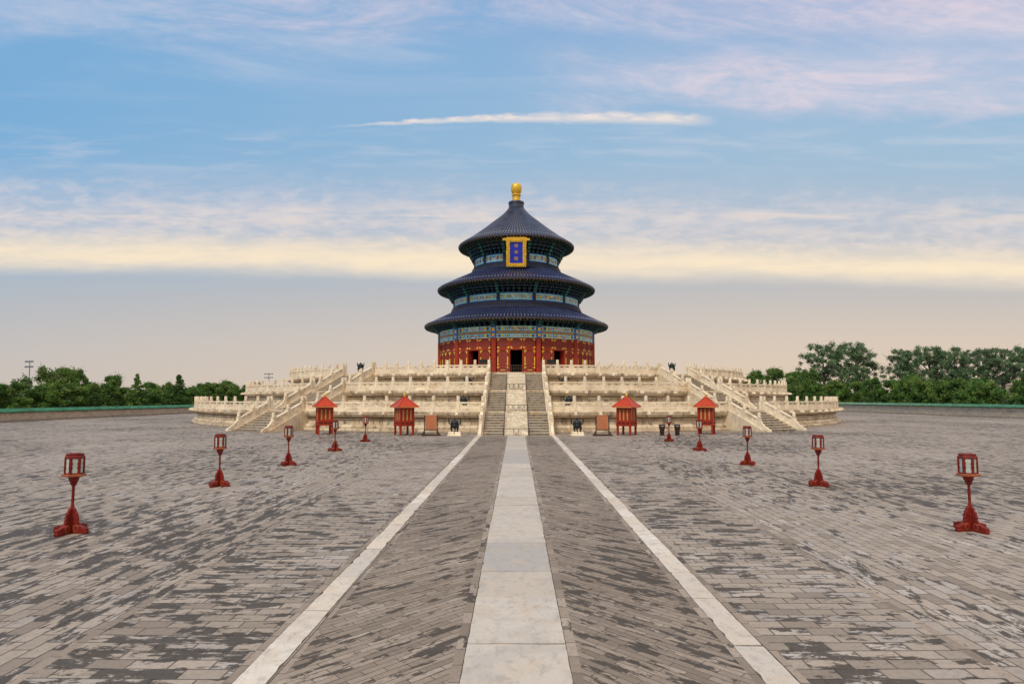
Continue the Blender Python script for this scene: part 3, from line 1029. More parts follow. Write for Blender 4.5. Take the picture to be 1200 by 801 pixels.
# painted bands
def hsh(*a):
    return mnoise.random() if not a else abs(math.sin(sum((i + 1) * 12.9898 * x for i, x in enumerate(a))) * 43758.5453) % 1
PAL = [M_BLUE, M_TEAL, M_GOLDP, M_PINK, M_NAVY, M_CYAN, M_GREEN]
BL, TE, GO, PI_, NA, CY, GR = range(7)
def mm_(u): return abs(u - .5) * 2
def paint_row(u, r, nrow, seed, bay):
    """one painted beam: u across the bay, r row, nrow rows"""
    if r == 0 or r == nrow - 1:
        return CY if mm_(u) < .93 else TE
    mm = abs(u - .5) * 2
    inn = 0 < r < nrow - 1
    midr = (nrow - 1) / 2
    vv = abs(r - midr) / (nrow / 2)
    if mm > .93:
        return (NA if mm < .95 else (GO if vv < .45 and .965 < mm else BL)) 
    if mm < .30:
        bgc = BL if (bay + seed) % 2 else CY
        if vv < .65 and hsh(u * 97.3, r * 3.1, seed + bay) < .52:
            return GO if (bay + seed) % 2 else PI_
        return bgc
    if mm < .335: return NA
    if mm < .36: return CY
    if mm < .50:
        d = abs(mm - .43) / .05
        return PI_ if math.hypot(d, vv) < .55 else (GO if math.hypot(d, vv) < .85 else BL)
    if mm < .53: return CY
    if mm < .70:
        d = abs(mm - .615) / .055
        return GO if math.hypot(d, vv * 1.1) < .95 else (GR if (bay % 2) else TE)
    if mm < .725: return NA
    if mm < .75: return CY
    d = abs(mm - .84) / .07
    return GO if math.hypot(d, vv) < .6 and hsh(u * 31, r) < .8 else (BL if vv < .8 else CY)
def painted_band(name, R, z0, z1, parent, layout, nu, seed):
    """layout: list of rows; an int is a beam of that many rows, a material index string is a plain strip"""
    b_ = MB()
    rows = []
    for it in layout:
        if isinstance(it, int):
            rows += [('b', i, it) for i in range(it)]
        else:
            rows.append(('s', it, 0))
    zs = [z0 + (z1 - z0) * i / len(rows) for i in range(len(rows) + 1)]
    def fn(u, v, i, k):
        uu = u * 12
        bay, fr = int(uu), uu - int(uu)
        kind, r, n_ = rows[k]
        if abs(fr - .5) * 2 > .93 and kind == 's':
            return BL
        if kind == 's':
            return {'o': 7, 'n': NA, 'b': BL, 't': TE, 'c': CY, 'p': PI_}[r]
        return paint_row(fr, r, n_, seed + (1 if k > len(rows) / 2 else 0), bay)
    arc_grid(b_, R, -radians(15), 2 * pi - radians(15), nu * 12, zs, fn)
    return b_.build(name, PAL + [M_ORANGE], parent)
painted_band('painted_beam', RW + .12, ZT, z_(13.0), hall, [6, 'n', 'o', 'o', 'n', 7], 60, 0)
b_ = MB()
arc_box(b_, RW - .3, RW + .118, 0, 2 * pi, ZT - .02, ZT, 0, 120)
b_.build('beam_soffit', M_RED, hall)
# column collars on the painted beams
for k in range(12):
    a = radians(30 * k + 15)
    b_ = MB()
    arc_box(b_, RW + .10, RW + .30, a - .30 / RW, a + .30 / RW, ZT + .02, z_(12.98), 0)
    arc_box(b_, RW + .30, RW + .33, a - .17 / RW, a + .17 / RW, ZT + .95, ZT + 1.4, 1)
    arc_box(b_, RW + .30, RW + .33, a - .17 / RW, a + .17 / RW, ZT + .2, ZT + .6, 1)
    b_.build('beam_block', [M_BLUE, M_GOLD], hall)

def roof(name, prof, N, m, amp, zoff):
    """glazed tile roof: rows of round tiles run down the slope as ridges"""
    per = 6
    shape = [0.0, 0.0, .8, 1.0, .8, 0.0]
    b_ = MB()
    cnt = N * per
    for r, z in prof:
        ll = min(1.0, r / 6.0)
        for i in range(cnt):
            a = 2 * pi * i / cnt
            zz = z + amp * shape[i % per] * (0.35 + .65 * ll)
            b_.v.append((r * sin(a), -r * cos(a), zz))
    for k in range(len(prof) - 1):
        for i in range(cnt):
            j = (i + 1) % cnt
            b_.face([k * cnt + j, k * cnt + i, (k + 1) * cnt + i, (k + 1) * cnt + j], 0 if i % per in (1, 2, 3, 4) else 1)
    return b_.build(name, m, hall, loc=(0, 0, 0))
def interp(pts, n):
    out = []
    for k in range(n + 1):
        t = k / n * (len(pts) - 1)
        i = min(int(t), len(pts) - 2)
        f = t - i
        p0, p1, p2, p3 = pts[max(i - 1, 0)], pts[i], pts[i + 1], pts[min(i + 2, len(pts) - 1)]
        out.append(tuple(.5 * (2 * p1[d] + (p2[d] - p0[d]) * f + (2 * p0[d] - 5 * p1[d] + 4 * p2[d] - p3[d]) * f * f + (3 * p1[d] - p0[d] - 3 * p2[d] + p3[d]) * f ** 3) for d in (0, 1)))
    return out
ROOFS = [
    dict(prof=[(14.45, 13.95), (13.1, 14.62), (11.7, 15.30), (10.35, 15.98)], eave=14.45, ez=13.95, wall=RW + .12, wz=13.0, N=190, m=[M_TILE, M_PAN], rows=1),
    dict(prof=[(12.45, 19.75), (10.65, 20.70), (8.6, 21.68), (6.95, 22.50)], eave=12.45, ez=19.75, wall=10.0, wz=18.0, N=164, m=[M_TILE, M_PAN], rows=3),
    dict(prof=[(9.2, 26.75), (7.3, 28.02), (5.5, 29.38), (3.8, 30.82), (2.35, 32.05), (1.25, 33.3)], eave=9.2, ez=26.75, wall=6.75, wz=24.55, N=120, m=[M_TILE3, M_PAN3], rows=3)]
for ri, rf in enumerate(ROOFS):
    pf = [(r, z_(z)) for r, z in interp(rf['prof'], 22)]
    ro = roof('roof', pf, rf['N'], rf['m'], .21, 0)
    E, ez, N = rf['eave'], z_(rf['ez']), rf['N']
    # tile ends along the eave: round cap on each row, drip tile between
    b_ = MB()
    for i in range(N):
        a = 2 * pi * (i + .5) / N
        Mx = Matrix.Rotation(a, 4, 'Z')
        b_.box((0, -E - .02, ez + .05), (.20, .10, .18), Mx)
        Mx = Matrix.Rotation(2 * pi * i / N, 4, 'Z')
        b_.box((0, -E - .01, ez - .04), (.22, .06, .16), Mx, taper=1.0)
    b_.build('tile_end', M_TILEDK, ro)['kind'] = 'stuff'
    # pale nails in a ring a little up the slope
    b_ = MB()
    for i in range(N):
        a = 2 * pi * (i + .5) / N
        Mx = Matrix.Rotation(a, 4, 'Z')
        rr, zz = pf[2]
        b_.box((0, -rr, zz + .24), (.10, .12, .10), Mx, taper=.5)
    b_.build('tile_nail', M_NAIL, ro)['kind'] = 'stuff'
    # eave board, flying rafters, soffit
    b_ = MB()
    b_.lathe([(E - .03, ez + .0), (E + .02, ez - .08), (E + .02, ez - .13), (E - .10, ez - .14)], 160, cap=False, mis=[0, 0, 0])
    b_.build('eave_board', M_REDEAVE, ro)
    Wd, wz = rf['wall'], z_(rf['wz'])
    b_ = MB()
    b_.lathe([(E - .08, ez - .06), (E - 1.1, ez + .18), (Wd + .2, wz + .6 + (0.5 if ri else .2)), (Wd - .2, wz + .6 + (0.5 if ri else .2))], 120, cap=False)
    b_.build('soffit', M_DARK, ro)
    b_ = MB()
    inner_r = max(Wd + .4, E - 2.0)
    for i in range(N):
        a = 2 * pi * (i + .25) / N
        for (ra, rb, za, zb) in ((E - .06, E - 1.0, ez - .27, ez - .06), (E - .75, inner_r, ez - .34, ez + .05)):
            Mx = Matrix.Rotation(a, 4, 'Z')
            n = b_.addv([(-.075, -ra, za), (.075, -ra, za), (.075, -ra, za + .14), (-.075, -ra, za + .14), (-.075, -rb, zb), (.075, -rb, zb), (.075, -rb, zb + .14), (-.075, -rb, zb + .14)], Mx)
            b_.face([n, n + 1, n + 2, n + 3], 1 if i % 2 else 2)
            for q4 in ((1, 5, 6, 2), (5, 4, 7, 6), (4, 0, 3, 7), (3, 2, 6, 7), (0, 4, 5, 1)):
                b_.face([n + i_ for i_ in q4], 0)
    b_.build('rafter', [M_BRKGREEN, M_BRKGOLD, M_BRKTEAL], ro)['kind'] = 'stuff'
    # bracket sets between wall and eave
    b_ = MB()
    nb = 96 if ri == 0 else (84 if ri == 1 else 60)
    lev = 2 if ri == 0 else 4
    r_in, r_out = Wd, Wd + (E - Wd) * (.42 if ri else .28)
    zt = ez - .28 if ri else wz + .75
    for i in range(nb):
        a = 2 * pi * (i + .5) / nb
        Mx = Matrix.Rotation(a, 4, 'Z')
        for l in range(lev):
            f0 = (l + .5) / lev
            rc = r_in + (r_out - r_in) * f0
            zc = wz + (zt - wz) * f0
            hz = (zt - wz) / lev
            cw = .16 + .10 * l
            mi = (i + l) % 2
            b_.box((0, -(r_in + rc) / 2 - .1, zc), (.16, rc - r_in + .35, hz * .62), Mx, mi)
            b_.box((0, -rc - .05, zc + hz * .2), (cw * 2.2, .18, hz * .34), Mx, mi)
            b_.box((0, -rc - .15, zc + hz * .2), (cw * .5, .04, hz * .26), Mx, 2)
    for i in range(12):                      # larger green sets over the columns
        a = radians(30 * i + 15)
        Mx = Matrix.Rotation(a, 4, 'Z')
        for l in range(lev):
            f0 = (l + .5) / lev
            rc = r_in + (r_out - r_in) * f0 + .15
            zc = wz + (zt - wz) * f0
            b_.box((0, -rc, zc), (.46, .40, (zt - wz) / lev * .8), Mx, 3)
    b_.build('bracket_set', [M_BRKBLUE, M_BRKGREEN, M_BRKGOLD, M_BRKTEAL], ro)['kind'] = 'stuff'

# drums of the upper storeys with their ridge collars
for R, zc0, zc1, zd1, seed in ((10.0, 15.85, 16.95, 18.15, 2), (6.75, 22.35, 23.35, 24.65, 5)):
    b_ = MB()
    b_.lathe([(R + .50, z_(zc0)), (R + .62, z_(zc0 + .14)), (R + .42, z_(zc0 + .26)), (R + .46, z_(zc0 + .44)), (R + .30, z_(zc0 + .52)), (R + .36, z_(zc0 + .70)), (R + .16, z_(zc0 + .80)), (R + .22, z_(zc1) - .06), (R + .16, z_(zc1)), (R - .1, z_(zc1) + .01)], 144, cap=False)
    b_.build('ridge_collar', M_TILEDK, hall)
    dm = painted_band('painted_drum', R, z_(zc1), z_(zd1), hall, ['b', 6, 'b'], 56 if R > 8 else 40, seed)
    for k in range(12):
        a = radians(30 * k + 15)
        b_ = MB()
        arc_box(b_, R, R + .16, a - .10, a + .10 if R < 8 else a + .075, z_(zc1) + .02, z_(zd1), 0) if False else arc_box(b_, R, R + .12, a - .22 / R, a + .22 / R, z_(zc1) + .02, z_(zd1), 0)
        b_.build('drum_post', M_NAVY, dm)

b_ = MB()
b_.lathe([(1.30, z_(33.2)), (1.36, z_(33.35)), (1.22, z_(33.5)), (1.20, z_(34.05)), (1.30, z_(34.15)), (1.26, z_(34.4)), (.9, z_(34.55)), (.6, z_(34.56))], 40)
fn_ = b_.build('finial_base', M_TILEDK, hall, smooth=True)
b_ = MB()
b_.lathe([(.78, z_(34.5)), (.80, z_(34.62)), (.66, z_(34.70)), (.62, z_(35.15)), (.66, z_(35.4)), (.74, z_(35.48)), (.74, z_(35.6)), (.60, z_(35.68)), (.62, z_(35.75)), (.76, z_(36.0)), (.85, z_(36.35)),
          (.88, z_(36.75)), (.83, z_(37.1)), (.66, z_(37.38)), (.40, z_(37.5)), (.02, z_(37.53))], 36)
b_.build('gold_finial', M_GOLD, hall, smooth=True)

# ------------------------------------------------------------------ name plaque under the top eave
plq = thing('name_plaque', 'tall blue plaque with three gold characters in a carved gold frame under the top eave', 'plaque', (0, HALL_Y - 8.75, 22.05))
TILT = Matrix.Rotation(radians(8), 4, 'X')
b_ = MB()
b_.box((0, 0, 2.05), (2.1, .16, 3.1), TILT)
b_.build('plaque_field', M_ROYAL, plq)
b_ = MB()
rnd = random.Random(3)
for sx in (-1, 1):
    b_.prism([(sx * .94, .25), (sx * 1.45, .25), (sx * 1.47, .8), (sx * 1.42, 1.3), (sx * 1.48, 2.0), (sx * 1.42, 2.8), (sx * 1.48, 3.3), (sx * 1.45, 3.9), (sx * .94, 3.9)][::sx], -.20, .12, TILT)
    for k in range(9):
        b_.box((sx * 1.2 + rnd.uniform(-.08, .08), -.22, .45 + k * .42), (.26, .10, .26), TILT @ Matrix.Identity(4))
b_.prism([(-1.45, .0), (1.45, .0), (1.40, .25), (1.40, .52), (-1.40, .52), (-1.40, .25)], -.215, .122, TILT)
b_.prism([(-1.50, 3.58), (1.50, 3.58), (1.55, 3.78), (2.0, 3.80), (1.95, 4.10), (1.6, 4.12), (1.3, 4.26), (-1.3, 4.26), (-1.6, 4.12), (-1.95, 4.10), (-2.0, 3.80), (-1.55, 3.78)], -.22, .124, TILT)
for k in range(8):
    b_.box((-1.2 + k * .34, -.24, .26), (.2, .08, .2), TILT)
    b_.box((-1.2 + k * .34, -.24, 3.86), (.2, .08, .2), TILT)
b_.build('carved_frame', M_GOLD, plq)
for k, ch in enumerate('\u7948\u5e74\u6bbf'):
    cu = bpy.data.curves.new('character', 'FONT')
    cu.body = ch
    cu.size = .60
    cu.extrude = .02
    cu.align_x = 'CENTER'
    cu.align_y = 'CENTER'
    tmp = bpy.data.objects.new('character', cu)
    COL.objects.link(tmp)
    dg = bpy.context.evaluated_depsgraph_get()
    me = bpy.data.meshes.new_from_object(tmp.evaluated_get(dg))
    bpy.data.objects.remove(tmp)
    me.materials.clear()
    me.materials.append(M_GOLD)
    me.transform(TILT @ Matrix.Translation((0, -.10, 2.98 - k * .92)) @ Matrix.Rotation(pi / 2, 4, 'X'))
    place('character', me, plq)

# ------------------------------------------------------------------ red lantern posts
def make_lantern():
    root = thing('lantern_post', '', 'lantern', (0, 0, 0), 0, 'red lantern posts in two rows')
    # crossed foot beams with scrolled drums
    for k in range(2):
        Mx = Matrix.Rotation(radians(45 + 90 * k), 4, 'Z')
        b_ = MB()
        b_.prism([(-.50, 0), (-.51, .06), (-.48, .08), (-.51, .11), (-.46, .14), (-.40, .13), (-.36, .16), (-.24, .17), (-.18, .19), (.18, .19), (.24, .17), (.36, .16), (.40, .13), (.46, .14), (.51, .11), (.48, .08), (.51, .06), (.50, 0)],
                 -.055 - .003 * k, .055 + .003 * k, Mx)
        b_.build('foot_beam', M_LAMPRED, root, bevel=.008)
        b_ = MB()
        b_.prism([(-.215, .185), (-.225, .24), (-.20, .27), (-.215, .32), (-.18, .37), (-.185, .41), (-.13, .46), (-.10, .52), (-.05, .56), (-.03, .62), (.03, .62), (.05, .56), (.10, .52), (.13, .46), (.185, .41), (.18, .37), (.215, .32), (.20, .27), (.225, .24), (.215, .185)],
                 -.027 - .002 * k, .027 + .002 * k, Mx)
        b_.build('scroll_bracket', M_LAMPRED, root, bevel=.006)
    for k in range(4):
        b_ = MB()
        Mx = Matrix.Rotation(radians(45 + 90 * k), 4, 'Z') @ Matrix.Translation((.20, -.0, .115)) @ Matrix.Rotation(pi / 2, 4, 'X')
        b_.lathe([(.015, -.078), (.05, -.078), (.055, -.070), (.075, -.070), (.082, -.066), (.082, .066), (.075, .070), (.055, .070), (.05, .078), (.015, .078)], 16, Mx, mis=[0, 0, 1, 1, 0, 1, 1, 0, 0])
        b_.build('drum_boss', [M_LAMPRED, M_LAMPTRAY], root)
    b_ = MB()
    b_.lathe([(.05, .02), (.05, .50), (.043, .56), (.036, .60), (.036, 1.05), (.05, 1.07)], 12)
    b_.build('pole', M_LAMPRED, root, smooth=True)
    b_ = MB()
    Mx = Matrix.Rotation(radians(30), 4, 'Z')
    b_.lathe([(.05, 1.02), (.075, 1.06), (.10, 1.12), (.12, 1.14), (.125, 1.19), (.145, 1.20), (.15, 1.225)], 6, Mx)
    b_.build('bracket_cup', M_LAMPRED, root)
    b_ = MB()
    b_.lathe([(.25, 1.225), (.285, 1.235), (.285, 1.27), (.265, 1.285)], 6, Mx)
    tray = b_.build('tray', M_LAMPTRAY, root)
    head = MB()
    head.lathe([(.20, 1.285), (.22, 1.285), (.22, 1.31), (.20, 1.31)], 6, Mx)
    head.lathe([(.238, 1.625), (.242, 1.66), (.215, 1.685), (.18, 1.69)], 6, Mx)
    # open ring on top
    for k in range(6):
        a = radians(60 * k + 30)
        a2 = radians(60 * k + 90)
        head.box((.214 * sin(a), -.214 * cos(a), 1.46), (.052, .04, .345), Matrix.Identity(4))
        p0 = Vector((.20 * sin(a), -.20 * cos(a), 1.71))
        p1 = Vector((.20 * sin(a2), -.20 * cos(a2), 1.71))
        head.tube([p0, p1], .02, 6)
        head.box((.19 * sin(a), -.19 * cos(a), 1.70), (.03, .03, .06))
    head.build('lamp_frame', M_LAMPRED, root, bevel=.004)
    for k in range(6):
        a = radians(60 * k)
        ap = .214 * cos(radians(30)) - .004
        b_ = MB()
        Mf = Matrix.Rotation(a, 4, 'Z')
        b_.box((0, -ap, 1.46), (.19, .008, .335), Mf)
        pane = b_.build('glass_pane', M_FROST, root)
        b_ = MB()
        for sx in (-1, 1):
            b_.prism([(sx * .098, 1.30), (sx * .062, 1.30), (sx * .066, 1.38), (sx * .05, 1.43), (sx * .066, 1.47), (sx * .05, 1.52), (sx * .07, 1.56), (sx * .06, 1.625), (sx * .098, 1.625)][::sx], -ap - .014, -ap - .005, Mf)
        b_.build('pane_trim', M_LAMPRED, pane)
    return root
_LSC = (.79, .79, 1.0)
LPOS = [(-9.78, 13.68), (-9.98, 20.84), (-10.04, 27.29), (-10.12, 34.5), (-10.25, 41.9)]
RPOS = [(10.16, 13.91), (10.21, 20.94), (10.26, 27.46), (10.32, 34.78), (10.46, 42.32)]
ORD = ['nearest and largest', 'second nearest', 'middle', 'second farthest', 'farthest and smallest']
proto = None
rl = random.Random(5)
for side_, plist in (('left', LPOS), ('right', RPOS)):
    for i, (x, y) in enumerate(plist):
        if proto is None:
            proto = make_lantern()
            o = proto
        else:
            o = copy_tree(proto)
        retag(o, 'red lantern post, %s of the %s row on the courtyard' % (ORD[i], side_), (x, y, -.008), atan2(-x, y) + radians(rl.uniform(-8, 8) + (28 if i == 3 else 0)))
        o.scale = (_LSC[0], _LSC[1], rl.uniform(.985, 1.01))
        o.rotation_euler = (radians(rl.uniform(-.8, .8)), radians(rl.uniform(-.8, .8)), o.rotation_euler[2])

# ------------------------------------------------------------------ small red pavilions
def make_pavilion():
    root = thing('wooden_pavilion', '', 'pavilion', (0, 0, 0), 0, 'small red pavilions before the terrace')
    h = .60
    for sx in (-1, 1):
        for sy in (-1, 1):
            b_ = MB()
            b_.box((sx * (h - .07), sy * (h - .07), .38), (.15, .15, .76))
            b_.build('leg', M_KRED, root, bevel=.01)
    b_ = MB()
    b_.box((0, 0, .80), (1.28, 1.28, .16))
    b_.box((0, 0, 1.03), (1.22, 1.22, .10))
    for k in range(4):
        Mx = Matrix.Rotation(pi / 2 * k, 4, 'Z')
        for x in (-.58, -.2, .2, .58):
            b_.box((x, -.585, .93), (.10, .06, .12), Mx)
        b_.box((0, -.55, .93), (1.1, .02, .12), Mx, 1)
    b_.build('base_frame', [M_KRED, M_WOOD], root, bevel=.008)
    b_ = MB()
    b_.box((0, 0, 1.63), (1.10, 1.10, 1.18))
    body = b_.build('body', M_KRED, root)
    for k in range(4):
        Mx = Matrix.Rotation(pi / 2 * k, 4, 'Z')
        b_ = MB()
        b_.box((.545, -.545, 1.65), (.13, .13, 1.24), Mx)
        b_.build('corner_post', M_KRED, root, bevel=.01)
        b_ = MB()
        b_.box((0, -.575, 1.12), (1.0, .06, .12), Mx)
        b_.build('rail', M_KRED, body)
        b_ = MB()
        b_.box((0, -.575, 2.14), (1.0, .06, .20), Mx)
        b_.build('rail', M_KRED, body)
        for x in (-.32, 0, .32):
            b_ = MB()
            b_.box((x, -.556, 1.61), (.115, .03, .86), Mx)
            b_.build('slat', M_KYEL, body)
    b_ = MB()
    e = .86
    rings = [(e, 2.22), (e + .01, 2.27), (e * .72, 2.49), (e * .42, 2.74), (e * .16, 2.98), (.05, 3.06)]
    b_.lathe([(r * sqrt(2), z) for r, z in rings], 4, Matrix.Rotation(radians(45), 4, 'Z'))
    rf = b_.build('roof', M_KROOF, root)
    b_ = MB()
    for k in range(4):
        Mx = Matrix.Rotation(pi / 2 * k, 4, 'Z')
        b_.box((0, -e + .02, 2.215), (2 * e - .06, .05, .06), Mx)
    b_.build('eave_trim', M_ORANGE, rf)
    b_ = MB()
    for k in range(4):
        Mx = Matrix.Rotation(pi / 2 * k + pi / 4, 4, 'Z')
        pts = [Mx @ Vector((0, -r * sqrt(2), z + .02)) for r, z in rings[1:]]
        b_.tube(pts, .028, 6)
    b_.build('hip_ridge', M_KROOF, rf)
    b_ = MB()
    b_.lathe([(.06, 3.03), (.10, 3.06), (.06, 3.10), (.075, 3.15), (.10, 3.20), (.085, 3.26), (.03, 3.32), (.01, 3.36)], 12)
    b_.build('finial', M_GOLD, root, smooth=True)
    return root
pv = None
for x, y, rz, lab in ((-15.74, 50.6, 26, 'outer left pavilion, partly behind a lantern, before the left side stairs'), (-8.96, 49.3, 34, 'inner left pavilion beside the terracotta board on the left'),
                      (8.82, 49.3, -34, 'inner right pavilion beside the terracotta board on the right'), (15.6, 50.6, -26, 'outer right pavilion, partly behind a lantern, before the right side stairs')):
    if pv is None:
        pv = make_pavilion()
        o = pv
    else:
        o = copy_tree(pv)
    retag(o, 'red ' + lab, (x, y, -.008), radians(rz))

# ------------------------------------------------------------------ terracotta boards on stands
def make_board():
    root = thing('board_stand', '', 'board', (0, 0, 0), 0, 'terracotta boards on wooden stands')
    b_ = MB()
    b_.prism([(-.435, .50), (.435, .50), (.435, 1.50), (.37, 1.59), (.25, 1.625), (-.25, 1.625), (-.37, 1.59), (-.435, 1.50)], -.03, .03)
    b_.build('board_panel', M_BOARD, root)
    for sx in (-1, 1):
        b_ = MB()
        b_.box((sx * .50, 0, .82), (.07, .09, 1.5))
        b_.build('upright', M_WOOD, root)
        b_ = MB()
        b_.prism([(sx * .55, .12), (sx * .68, .12), (sx * .55, .42)][::sx], -.03, .03)
        b_.build('brace', M_WOOD, root)
    b_ = MB()
    b_.box((0, 0, .06), (1.5, .45, .12))
    b_.build('foot_board', M_WOOD, root)
    b_ = MB()
    b_.box((0, 0, .46), (.98, .06, .07))
    b_.box((0, 0, .54 - .08), (.90, .062, .03))
    b_.build('cross_bar', M_WOOD, root)
    return root
bo1 = make_board()
retag(bo1, 'terracotta board on a dark wooden stand, left of the central stairs', (-6.69, 48.4, -.008))
retag(copy_tree(bo1), 'terracotta board on a dark wooden stand, right of the central stairs', (6.76, 48.4, -.008))

# ------------------------------------------------------------------ bronze censers
def make_censer(k_ear=1.0):
    root = thing('bronze_censer', '', 'censer', (0, 0, 0), 0, 'dark bronze censers on stone blocks')
    b_ = MB()
    b_.box((-.245, 0, .22), (.47, .75, .26), taper=.94)
    b_.box((.25, .01, .21), (.46, .72, .24), taper=.94)
    b_.box((0, 0, .05), (1.06, .86, .10))
    b_.build('stone_base', M_MARB, root, bevel=.02)
    b_ = MB()
    b_.lathe([(.05, .58), (.22, .60), (.32, .68), (.345, .80), (.33, .90), (.30, .94), (.355, .96), (.355, 1.00), (.30, 1.01)], 24)
    body = b_.build('bowl', M_BRONZE, root, smooth=True)
    b_ = MB()
    b_.lathe([(.30, 1.01), (.29, 1.08), (.25, 1.17), (.16, 1.24), (.07, 1.26), (.05, 1.29), (.08, 1.33), (.05, 1.37), (.01, 1.39)], 24)
    b_.build('lid', M_BRONZE, root, smooth=True)
    for k in range(3):
        a = radians(120 * k + 60)
        b_ = MB()
        s_, c_ = sin(a), -cos(a)
        b_.tube([(.24 * s_, .24 * c_, .74), (.31 * s_, .31 * c_, .62), (.25 * s_, .25 * c_, .48), (.26 * s_, .26 * c_, .36), (.30 * s_, .30 * c_, .33)], [.11, .10, .065, .06, .085], 8)
        b_.build('leg', M_BRONZE, root, smooth=True)
    for sx in (-1, 1):
        b_ = MB()
        b_.tube([(sx * .33, 0, .93), (sx * (.33 + .10 * k_ear), 0, .98), (sx * (.33 + .13 * k_ear), 0, 1.10), (sx * (.33 + .11 * k_ear), 0, 1.22), (sx * (.33 + .15 * k_ear), 0, 1.31), (sx * (.33 + .24 * k_ear), 0, 1.33)], [.05, .055, .05, .05, .055, .04], 8)
        b_.build('ear', M_BRONZE, root, smooth=True)
    return root
cs = make_censer()
first = True
for x, y, z, s_, lab in (
        (-4.80, 48.1, -.008, 1.0, 'on the courtyard left of the central stairs'), (4.76, 48.1, -.008, 1.0, 'on the courtyard right of the central stairs'),
        (-4.62, 53.9, 1.80, 1.0, 'behind the lowest balustrade left of the central stairs'), (4.62, 53.9, 1.80, 1.0, 'behind the lowest balustrade right of the central stairs'),
        (-4.62, 59.6, 3.70, .95, 'peeping above the middle balustrade left of the stairs'), (4.62, 59.6, 3.70, .95, 'peeping above the middle balustrade right of the stairs'),
        (-17.6, 69.4, 5.60, .98, 'standing against the sky above the left side stairs'), (17.6, 69.4, 5.60, .98, 'standing against the sky above the right side stairs')):
    o = make_censer(.35) if s_ == .98 and x < 0 else (cs if first else copy_tree(top_cs if s_ == .98 else cs))
    if s_ == .98 and x < 0:
        top_cs = o
    first = False
    retag(o, 'dark bronze tripod censer ' + lab, (x, y, z))
    o.scale = (s_, s_, s_)

# dark chests before the hall
def make_chest():
    root = thing('display_case', '', 'display case', (0, 0, 0), 0, 'dark display cases before the hall')
    b_ = MB()
    b_.box((0, 0, .60), (.9, .5, 1.2))
    b_.build('cabinet', M_WOOD, root, bevel=.02)
    b_ = MB()
    b_.prism([(-.40, 1.2), (.40, 1.2), (.46, 1.42), (.42, 1.46), (-.42, 1.46), (-.46, 1.42)], -.30, .30)
    b_.build('sloping_top', M_BRONZE, root)
    return root
ch = make_chest()
retag(ch, 'dark low display case before the hall, behind the balustrade left of the stairs', (-3.55, 66.0, 5.6))
retag(copy_tree(ch), 'dark low display case before the hall, behind the balustrade right of the stairs', (3.75, 66.0, 5.6))

# ------------------------------------------------------------------ rubbish bins
def make_bin():
    root = thing('rubbish_bin', '', 'bin', (0, 0, 0), 0, 'brown rubbish bins by the terrace')
    b_ = MB()
    b_.lathe([(.155, 0), (.17, .02), (.185, .35), (.24, .62), (.25, .70), (.235, .70), (.20, .66)], 20)
    b_.build('body', M_BIN, root, smooth=True)
    b_ = MB()
    for k in range(4):
        a = radians(90 * k + 45)
        b_.box((.215 * sin(a), -.215 * cos(a), .75), (.09, .04, .12), Matrix.Identity(4))
    b_.lathe([(.25, .80), (.255, .84), (.20, .87), (.02, .89)], 20)
    b_.build('hood', M_BIN, root, smooth=True)
    b_ = MB()
    b_.lathe([(.21, .69), (.21, .80)], 20)
    b_.build('liner', M_NAIL, root)
    return root
bn = make_bin()
retag(bn, 'brown tapered rubbish bin left of the farthest right lantern', (11.55, 48.9, -.008))
retag(copy_tree(bn), 'brown tapered rubbish bin right of the farthest right lantern', (12.76, 48.9, -.008))

# ------------------------------------------------------------------ courtyard walls
M_WALLBR = paving('wall_brick', 0.40, 0.11, 0.0, [(0, (0.20, 0.17, 0.14)), (.5, (0.27, 0.23, 0.185)), (1, (0.34, 0.29, 0.24))], dark_at=0.66)
def boundary_wall(x, sgn, h, label, y0, y1):
    """low brick wall along Y, capped with a green glazed tile roof"""
    r = thing('courtyard_wall', label, 'wall', (x, (y0 + y1) / 2, 0))
    L = y1 - y0
    b_ = MB()
    Mx = Matrix.Rotation(pi / 2, 4, 'Z')
    b_.box((0, 0, (h - .55) / 2), (L, .7, h - .55))
    o = b_.build('brickwork', M_WALLBRV, r, rot=(0, 0, pi / 2))
    b_ = MB()
    b_.box((0, 0, .10), (L, .86, .2))
    b_.build('footing', M_STEP, r, rot=(0, 0, pi / 2))
    b_ = MB()
    P = [(-.62, h - .50), (-.66, h - .42), (-.35, h - .24), (-.14, h - .10), (-.12, h), (.12, h), (.14, h - .10), (.35, h - .24), (.66, h - .42), (.62, h - .50)]
    b_.prism(P, -L / 2, L / 2)
    n = int(L / .34)
    for i in range(n):                         # rows of round tiles
        yy = -L / 2 + (i + .5) * L / n
        for sx in (-1, 1):
            b_.tube([(sx * .67, yy, h - .39), (sx * .36, yy, h - .20), (sx * .15, yy, h - .07)], .065, 5)
    b_.build('tile_cap', M_GTILE, r)
    return r
def wallmat():
    m = bpy.data.materials.new('wall_face')
    m.use_nodes = True
    n = NT(m.node_tree)
    b = m.node_tree.nodes['Principled BSDF']
    x, y, z = n.sep(n.new('ShaderNodeTexCoord').outputs['Object'])
    co = n.xyz(x, z, 0.0)
    tint, joint = n.brick(co, .42, .115, .012)
    g = n.sep(tint)[0]
    col = n.ramp(g, [(0, (0.42, 0.34, 0.26)), (.5, (0.54, 0.44, 0.335)), (1, (0.66, 0.55, 0.43))])
    st = n.noise(n.xyz(n.mul(x, .5), n.mul(z, 1.5), 0), 1, 5, .65)
    col = n.mix(n.step(st, .48, .64, 0, .35), col, (.20, .165, .13))
    col = n.mix(n.mul(joint, .6), col, (.30, .27, .23))
    n.put(b.inputs['Base Color'], col)
    b.inputs['Roughness'].default_value = .85
    return m
M_WALLBRV = wallmat()
